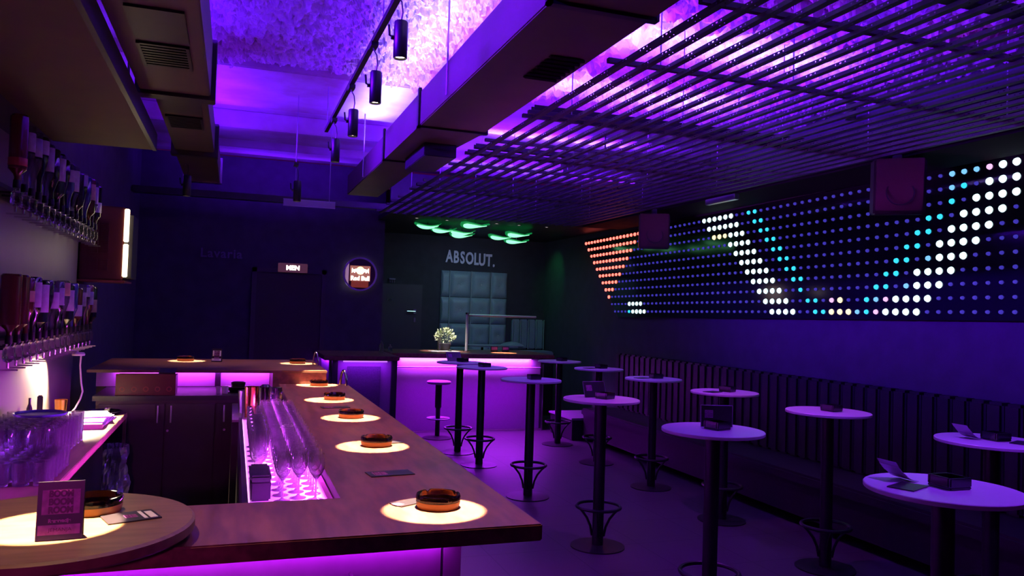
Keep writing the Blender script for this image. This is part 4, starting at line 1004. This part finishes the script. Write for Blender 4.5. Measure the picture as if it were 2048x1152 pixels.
fr.obj('foot_ring', M_rim, t, True)
# quilted wall and bench in the recess
t = thing('quilted_wall_panel', 'tall blue-grey buttoned panel on the recess wall under the white sign', 'wall panel', (3.9, 12.95, 1.2))
o = (3.9, 12.95, 1.2)
xs = [3.30, 3.46, 3.84, 4.20, 4.50]; zs = [0.98, 1.13, 1.52, 1.97, 2.42]
pad = MB(o)
for i in range(4):
    for j in range(4):
        x0, x1, z0, z1 = xs[i]+0.004, xs[i+1]-0.004, zs[j]+0.004, zs[j+1]-0.004; N = 10; g = []
        for a_ in range(N+1):
            row = []
            for b_ in range(N+1):
                u, v = a_/N, b_/N; e = min(u, 1-u, v, 1-v)
                dep = 0.055*min(1, e*6)**0.5
                if i > 0 and j > 0: dep -= 0.030*math.exp(-(((u-.5)*(x1-x0))**2+((v-.5)*(z1-z0))**2)/0.0016)
                row.append(pad._v((x0+(x1-x0)*u, 12.985-dep, z0+(z1-z0)*v)))
            g.append(row)
        for a_ in range(N):
            for b_ in range(N): pad.bm.faces.new([g[a_][b_], g[a_+1][b_], g[a_+1][b_+1], g[a_][b_+1]])
pad.obj('padding', M_quilt, t, True, fix=False)
for x in xs[1:4]: MB(o).tube([(x, 12.965, 0.98), (x, 12.965, 2.42)], 0.007, 6).obj('piping', M_seam, t)
for i in range(1, 4):
    for j in range(1, 4):
        c = ((xs[i]+xs[i+1])/2, 12.955, (zs[j]+zs[j+1])/2)
        MB(o).lathe([(0, 0.010), (0.010, 0.007), (0.013, 0)], c, 12, (0, -1, 0)).obj('button', M_seam, t, True)
t = thing('recess_bench', 'low blue-grey bench with ribbed side back in the recess corner', 'bench', (4.6, 12.4, 0.45))
o = (4.6, 12.4, 0.45)
MB(o).box(3.45, 5.18, 12.45, 12.90, 0.0, 0.98).obj('bench_base', M_black, t)
MB(o).box(3.45, 5.18, 12.41, 12.87, 0.98, 1.09, bev=0.02).obj('seat', M_quilt, t)
sb = MB(o)
for k in range(4): sb.box(4.59+0.145*k, 4.73+0.145*k, 12.88, 12.99, 1.1, 1.62, bev=0.02)
sb.obj('side_back', M_quilt, t)
for k in range(5): MB(o).tube([(4.588+0.145*k, 12.875, 1.1), (4.588+0.145*k, 12.875, 1.62)], 0.007, 6).obj('piping', M_seam, t)
def cushion():
    c = MB((4.45, 12.6, 1.09)); N = 14
    for sgn in (1, -1):
        g = [[c._v((4.30+0.36*u/N, 12.44+0.30*v/N, 1.17+sgn*0.07*(max(0, math.sin(PI*u/N)*math.sin(PI*v/N)))**0.45)) for v in range(N+1)] for u in range(N+1)]
        for u in range(N):
            for v in range(N): c.bm.faces.new([g[u][v], g[u+1][v], g[u+1][v+1], g[u][v+1]])
    bmesh.ops.remove_doubles(c.bm, verts=c.bm.verts, dist=0.0005)
    return c
tag(cushion().obj('cushion', M_quilt, smooth=True), 'teal-grey cushion lying on the recess bench behind the rail', 'cushion')
t = thing('low_table', 'small table top on splayed legs behind the chrome post in the recess', 'table', (3.95, 12.0, 0.45))
o = (3.95, 12.0, 0.45)
MB(o).box(3.52, 4.35, 11.92, 12.30, 1.17, 1.20).obj('table_top', M_quilt, t)
for xx in (3.8, 3.98): MB(o).tube([(xx, 12.1, 1.17), (xx+0.03*(1 if xx > 3.9 else -1), 12.1, 0.455)], 0.02).obj('leg', M_black, t)
t = thing('guard_rail', 'chrome post with a horizontal rail on the DJ booth counter', 'rail', (3.27, 11.2, 1.135))
o = (3.27, 11.2, 1.135)
MB(o).tube([(3.27, 11.2, 1.135), (3.27, 11.2, 1.69)], 0.021, 14).obj('post', M_satin, t, True)
MB(o).lathe([(0, -0.004), (0.045, -0.004), (0.045, 0.012), (0, 0.012)], (3.27, 11.2, 1.139), 20).obj('base_flange', M_chrome, t, True)
MB(o).tube([(3.27, 11.2, 1.69), (3.27, 11.2, 1.715)], 0.028, 14).obj('cap', M_chrome, t, True)
MB(o).tube([(3.29, 11.2, 1.675), (4.36, 11.2, 1.675)], 0.018, 12).obj('rail', M_satin, t, True)
# sign letters
t = thing('wall_lettering', 'white capital letters ABSOLUT on the recess wall above the quilted panel', 'sign', (3.83, 12.98, 2.63))
for i, (ch, xx) in enumerate(zip('ABSOLUT.', (-0.395, -0.275, -0.163, -0.035, 0.085, 0.19, 0.315, 0.405))):
    text('letter', ch, 0.285, M_letter, t, (xx, 0, -0.006*i+0.02), (PI/2, 0, 0), 0.012, 0.0085, 0.62)
# plant and small things on the booth counter
t = thing('potted_plant', 'bushy white-green plant in a grey pot on the booth counter', 'plant', (2.98, 11.35, 1.135))
MB((2.98, 11.35, 1.135)).lathe([(0, 0), (0.07, 0), (0.095, 0.11), (0.085, 0.115), (0, 0.10)], (2.98, 11.35, 1.135), 28).obj('pot', M_pot, t, True)
lf = MB((2.98, 11.35, 1.135)); rnd = random.Random(3)
for k in range(420):
    d = Vector((rnd.gauss(0, 1), rnd.gauss(0, 1), rnd.gauss(0.15, 0.8))).normalized(); R = rnd.uniform(0.07, 0.13)
    cpt = Vector((2.98, 11.35, 1.135+0.215))+Vector((d.x*R*1.15, d.y*R, d.z*R*0.85))
    s_ = Vector((rnd.gauss(0, 1), rnd.gauss(0, 1), rnd.gauss(0, 1))).cross(d).normalized()*0.011; tp = d*0.034+Vector((0, 0, 0.008))
    lf.quad(cpt-s_*0.4, cpt-s_+tp*0.55, cpt+tp, cpt+s_+tp*0.55)
lf.obj('foliage', M_leaf, t, fix=False)
tag(MB((2.85, 11.15, 1.1355)).box(2.70, 3.12, 11.00, 11.24, 1.1355, 1.146, bev=0.003).obj('white_mat', M_print), 'pale mat in front of the plant on the booth counter', 'mat')
t = None
for x, y, r, h_, lab in ((2.86, 11.20, 0.028, 0.19, 'tall clear glass beside the plant on the booth counter'),):
    tag(MB((x, y, 1.1465)).lathe([(0, 0), (r, 0), (r, h_), (r-0.003, h_), (r-0.003, 0.008), (0, 0.008)], (x, y, 1.1465), 20).obj('tall_glass', M_glass2, smooth=True), lab, 'glass')
tag(MB((2.99, 11.12, 1.1465)).lathe([(0, 0), (0.03, 0), (0.036, 0.02), (0.03, 0.024), (0, 0.01)], (2.99, 11.10, 1.1465), 20).obj('ashtray', M_ashblack, smooth=True), 'small round dark ashtray in front of the plant pot', 'ashtray')
for x, lab in ((3.74, 'left one of two little pale cards by the light circle on the booth counter'), (3.92, 'right one of two little pale cards by the light circle on the booth counter')):
    t = thing('small_card', lab, 'card', (x, 11.3, 1.1355))
    MB((x, 11.3, 1.1355)).box(x-0.055, x+0.055, 11.29, 11.31, 1.1355, 1.215).obj('card_sheet', M_card, t)
    MB((x, 11.3, 1.1355)).box(x-0.045, x+0.045, 11.286, 11.29, 1.165, 1.205).obj('logo_square', M_pink, t)
for x, y, h_, lab in ((1.93, 10.75, 0.17, 'slim clear bottle on the booth wing counter'), (2.10, 11.00, 0.10, 'short clear glass at the joint of the booth counters')):
    z0 = 1.1305 if x < 2 else 1.1355
    tag(MB((x, y, z0)).lathe([(0, 0), (0.03, 0), (0.032, h_*0.6), (0.014, h_*0.8), (0.012, h_), (0, h_)], (x, y, z0), 18).obj('glass_bottle', M_glass2, smooth=True), lab, 'bottle')
spot('spot_light', (3.8, 10.95, 2.97), (3.80, 11.02, 1.135), WARM, 1500, 2*math.degrees(math.atan(0.20/1.835)), 0.2)
spot('spot_light', (2.95, 10.85, 2.97), (2.96, 11.25, 1.2), (1.0, 0.90, 0.74), 420, 24, 0.5)
# small downlights at the recess ceiling edge
dl = None
for i, x in enumerate((2.33, 2.76, 3.49, 3.83, 4.26)):
    lab = 'tiny recessed downlight at the recess ceiling edge, %s from the left' % ORD[i]
    if dl is None:
        dl = thing('downlight', lab, 'downlight', (x, 10.62, 3.0), 0, 'recess ceiling downlights')
        MB().lathe([(0.022, 0), (0.036, 0), (0.036, -0.006), (0.022, -0.006)], seg=20, close=True).obj('ring', M_blackmetal, dl)
        MB().lathe([(0, -0.004), (0.022, -0.004)], seg=20).obj('bulb', emit('downlight_bulb', (0.9, 0.72, 0.8), 1.4), dl)
    else: dup(dl, (x, 10.62, 3.0), lab)
# green curved lamps
gl0 = None
GP = [((2.60, 11.10, 2.94), -0.10), ((2.87, 11.25, 2.91), 0.05), ((3.13, 11.15, 2.88), 0.0), ((3.30, 11.75, 2.90), 0.05), ((3.17, 10.62, 2.94), 0.25), ((3.84, 11.45, 2.88), 0.0), ((4.00, 11.10, 2.90), 0.1), ((4.20, 11.75, 2.86), 0.1)]
GL = ['leftmost curved green ceiling lamp of the row', 'second curved green ceiling lamp from the left', 'third curved green ceiling lamp from the left, front one of the crossing pair', 'curved green ceiling lamp at the right rear of the left cluster',
      'front curved green ceiling lamp, apart above the others', 'left curved green ceiling lamp of the right cluster', 'middle curved green ceiling lamp of the right cluster', 'rightmost curved green ceiling lamp']
for (p, rz), lab in zip(GP, GL):
    if gl0 is None:
        gl0 = thing('curved_lamp', lab, 'lamp', p, rz, 'green curved lamps in the recess ceiling')
        def arc(w_, l_, sag, z):
            c = MB(); N = 14; g = []
            for a_ in range(N+1):
                u = -1+2*a_/N; row = []
                for b_ in range(9):
                    v = -1+2*b_/8
                    row.append(c._v((u*w_, v*l_*(1-0.75*u*u*abs(u)), z-sag*(1-u*u))))
                g.append(row)
            for a_ in range(N):
                for b_ in range(8): c.bm.faces.new([g[a_][b_], g[a_+1][b_], g[a_+1][b_+1], g[a_][b_+1]])
            return c
        s_ = arc(0.19, 0.25, 0.055, 0.05).obj('shade', M_greenrim, gl0, True)
        md = s_.modifiers.new('thick', 'SOLIDIFY'); md.thickness = 0.004; md.offset = 1
        s_ = arc(0.155, 0.19, 0.034, 0.018).obj('glowing_panel', M_green, gl0, True)
        md = s_.modifiers.new('thick', 'SOLIDIFY'); md.thickness = 0.003; md.offset = 1
        MB().tube([(0, 0, -0.005), (0, 0, 0.068)], 0.006, 6).obj('hanger', M_black, gl0)
    else: dup(gl0, p, lab, rz)
spot('spot_light', (4.62, 12.2, 2.95), (5.2, 12.5, 2.35), (0.03, 1.0, 0.20), 9, 66, 0.9, 0.05)
area('added_recess_fill', (3.6, 11.7, 2.86), (0.1, 0.5, -1), 1.2, 0.6, (0.34, 0.60, 0.85), 7)  # added bluish fill for the quilted panel, no lamp of its own

# ================================================================== signs on the back wall
t = thing('toilet_sign', 'small lit sign reading MEN above the dark door', 'sign', (0.745, 11.14, 2.25))
MB((0.745, 11.14, 2.25)).box(0.55, 0.94, 11.12, 11.145, 2.19, 2.315, bev=0.006).obj('sign_box', M_menbox, t)
text('lettering', 'MEN', 0.085, M_signwhite, t, (0.0, -0.022, 0.0), (PI/2, 0, 0), 0.002, 0.0045, 1.0, spacing=1.05)
t = thing('round_sign', 'round backlit drinks sign with two bulls and a yellow sun on the back wall', 'sign', (1.66, 11.12, 2.21))
o = (1.66, 11.12, 2.21); cx, cz = 1.66, 2.21
MB(o).lathe([(0, 0), (0.20, 0), (0.20, 0.012), (0, 0.012)], (cx, 11.185, cz), 48, (0, -1, 0)).obj('back_light', M_halo, t)
MB(o).lathe([(0.215, 0.0), (0.238, 0.0), (0.238, 0.05), (0.215, 0.05)], (cx, 11.16, cz), 64, (0, -1, 0), close=True).obj('frame_ring', mat('sign_ring', (0.75, 0.55, 0.95), 0.4), t, True)
MB(o).lathe([(0, 0), (0.215, 0), (0.215, 0.02), (0, 0.02)], (cx, 11.15, cz), 64, (0, -1, 0)).obj('face_disc', mat('sign_face', (0.05, 0.01, 0.03), 0.3), t)
MB(o).box(cx-0.14, cx+0.14, 11.118, 11.13, cz-0.10, cz+0.115).obj('logo_panel', M_signpanel, t)
MB(o).box(cx-0.12, cx+0.12, 11.12, 11.129, cz-0.19, cz-0.10).obj('logo_panel', M_signred, t)
MB(o).lathe([(0, 0), (0.056, 0), (0.056, 0.004), (0, 0.004)], (cx, 11.117, cz+0.048), 32, (0, -1, 0)).obj('sun_disc', M_signyellow, t)
bull = [(-0.118, 0.082), (-0.112, 0.045), (-0.120, 0.012), (-0.106, 0.020), (-0.094, 0.040), (-0.088, 0.016), (-0.074, 0.012), (-0.070, 0.034), (-0.045, 0.022), (-0.032, 0.000), (-0.022, 0.004), (-0.026, 0.026),
        (-0.006, 0.020), (-0.004, 0.040), (-0.018, 0.052), (-0.016, 0.068), (-0.030, 0.062), (-0.050, 0.074), (-0.075, 0.068), (-0.100, 0.060), (-0.108, 0.078)]
for sg in (1, -1):
    c = MB(o); pts = [(cx+sg*x, cz+z) for x, z in bull]
    if sg < 0: pts.reverse()
    va = [c._v((x, 11.108, z)) for x, z in pts]; vb = [c._v((x, 11.113, z)) for x, z in pts]
    c.bm.faces.new(va); c.bm.faces.new(vb[::-1])
    for i in range(len(va)): c.bm.faces.new([va[i], vb[i], vb[(i+1) % len(va)], va[(i+1) % len(va)]])
    bmesh.ops.triangulate(c.bm, faces=[f for f in c.bm.faces if len(f.verts) > 4])
    c.obj('bull_emblem', M_signwhite, t)
text('lettering', 'Red Bull', 0.082, M_signwhite, t, (0.0, -0.012, -0.062), (PI/2, 0, 0), 0.002, 0.004, 0.95)
area('sign_glow', (1.62, 11.165, 2.2), (-0.3, 1, 0), 0.34, 0.34, (0.8, 0.72, 1.0), 1.6, yaxis=(0, 0, 1))
t = thing('wall_lettering', 'dim dark letters of a bar name on the back wall left of the door', 'sign', (-0.18, 11.19, 2.40))
text('lettering', 'Lavaria', 0.17, M_dimletter, t, (0, -0.008, 0), (PI/2, 0, 0), 0.006, 0.003, 1.0, spacing=1.1)
for x, z, lab in ((2.12, 2.22, 'small dark bracket high on the wall right of the round sign'), (2.09, 1.92, 'small dark hook rack below the bracket right of the round sign')):
    c = MB((x, 12.98, z))
    c.box(x+0.30, x+0.40, 12.96, 12.999, z+0.0, z+0.02)
    for k in range(3): c.tube([(x+0.31+0.035*k, 12.97, z), (x+0.31+0.035*k, 12.94, z-0.05), (x+0.31+0.035*k, 12.93, z-0.02)], 0.005, 6)
    tag(c.obj('wall_hook', M_rim), lab, 'hook')
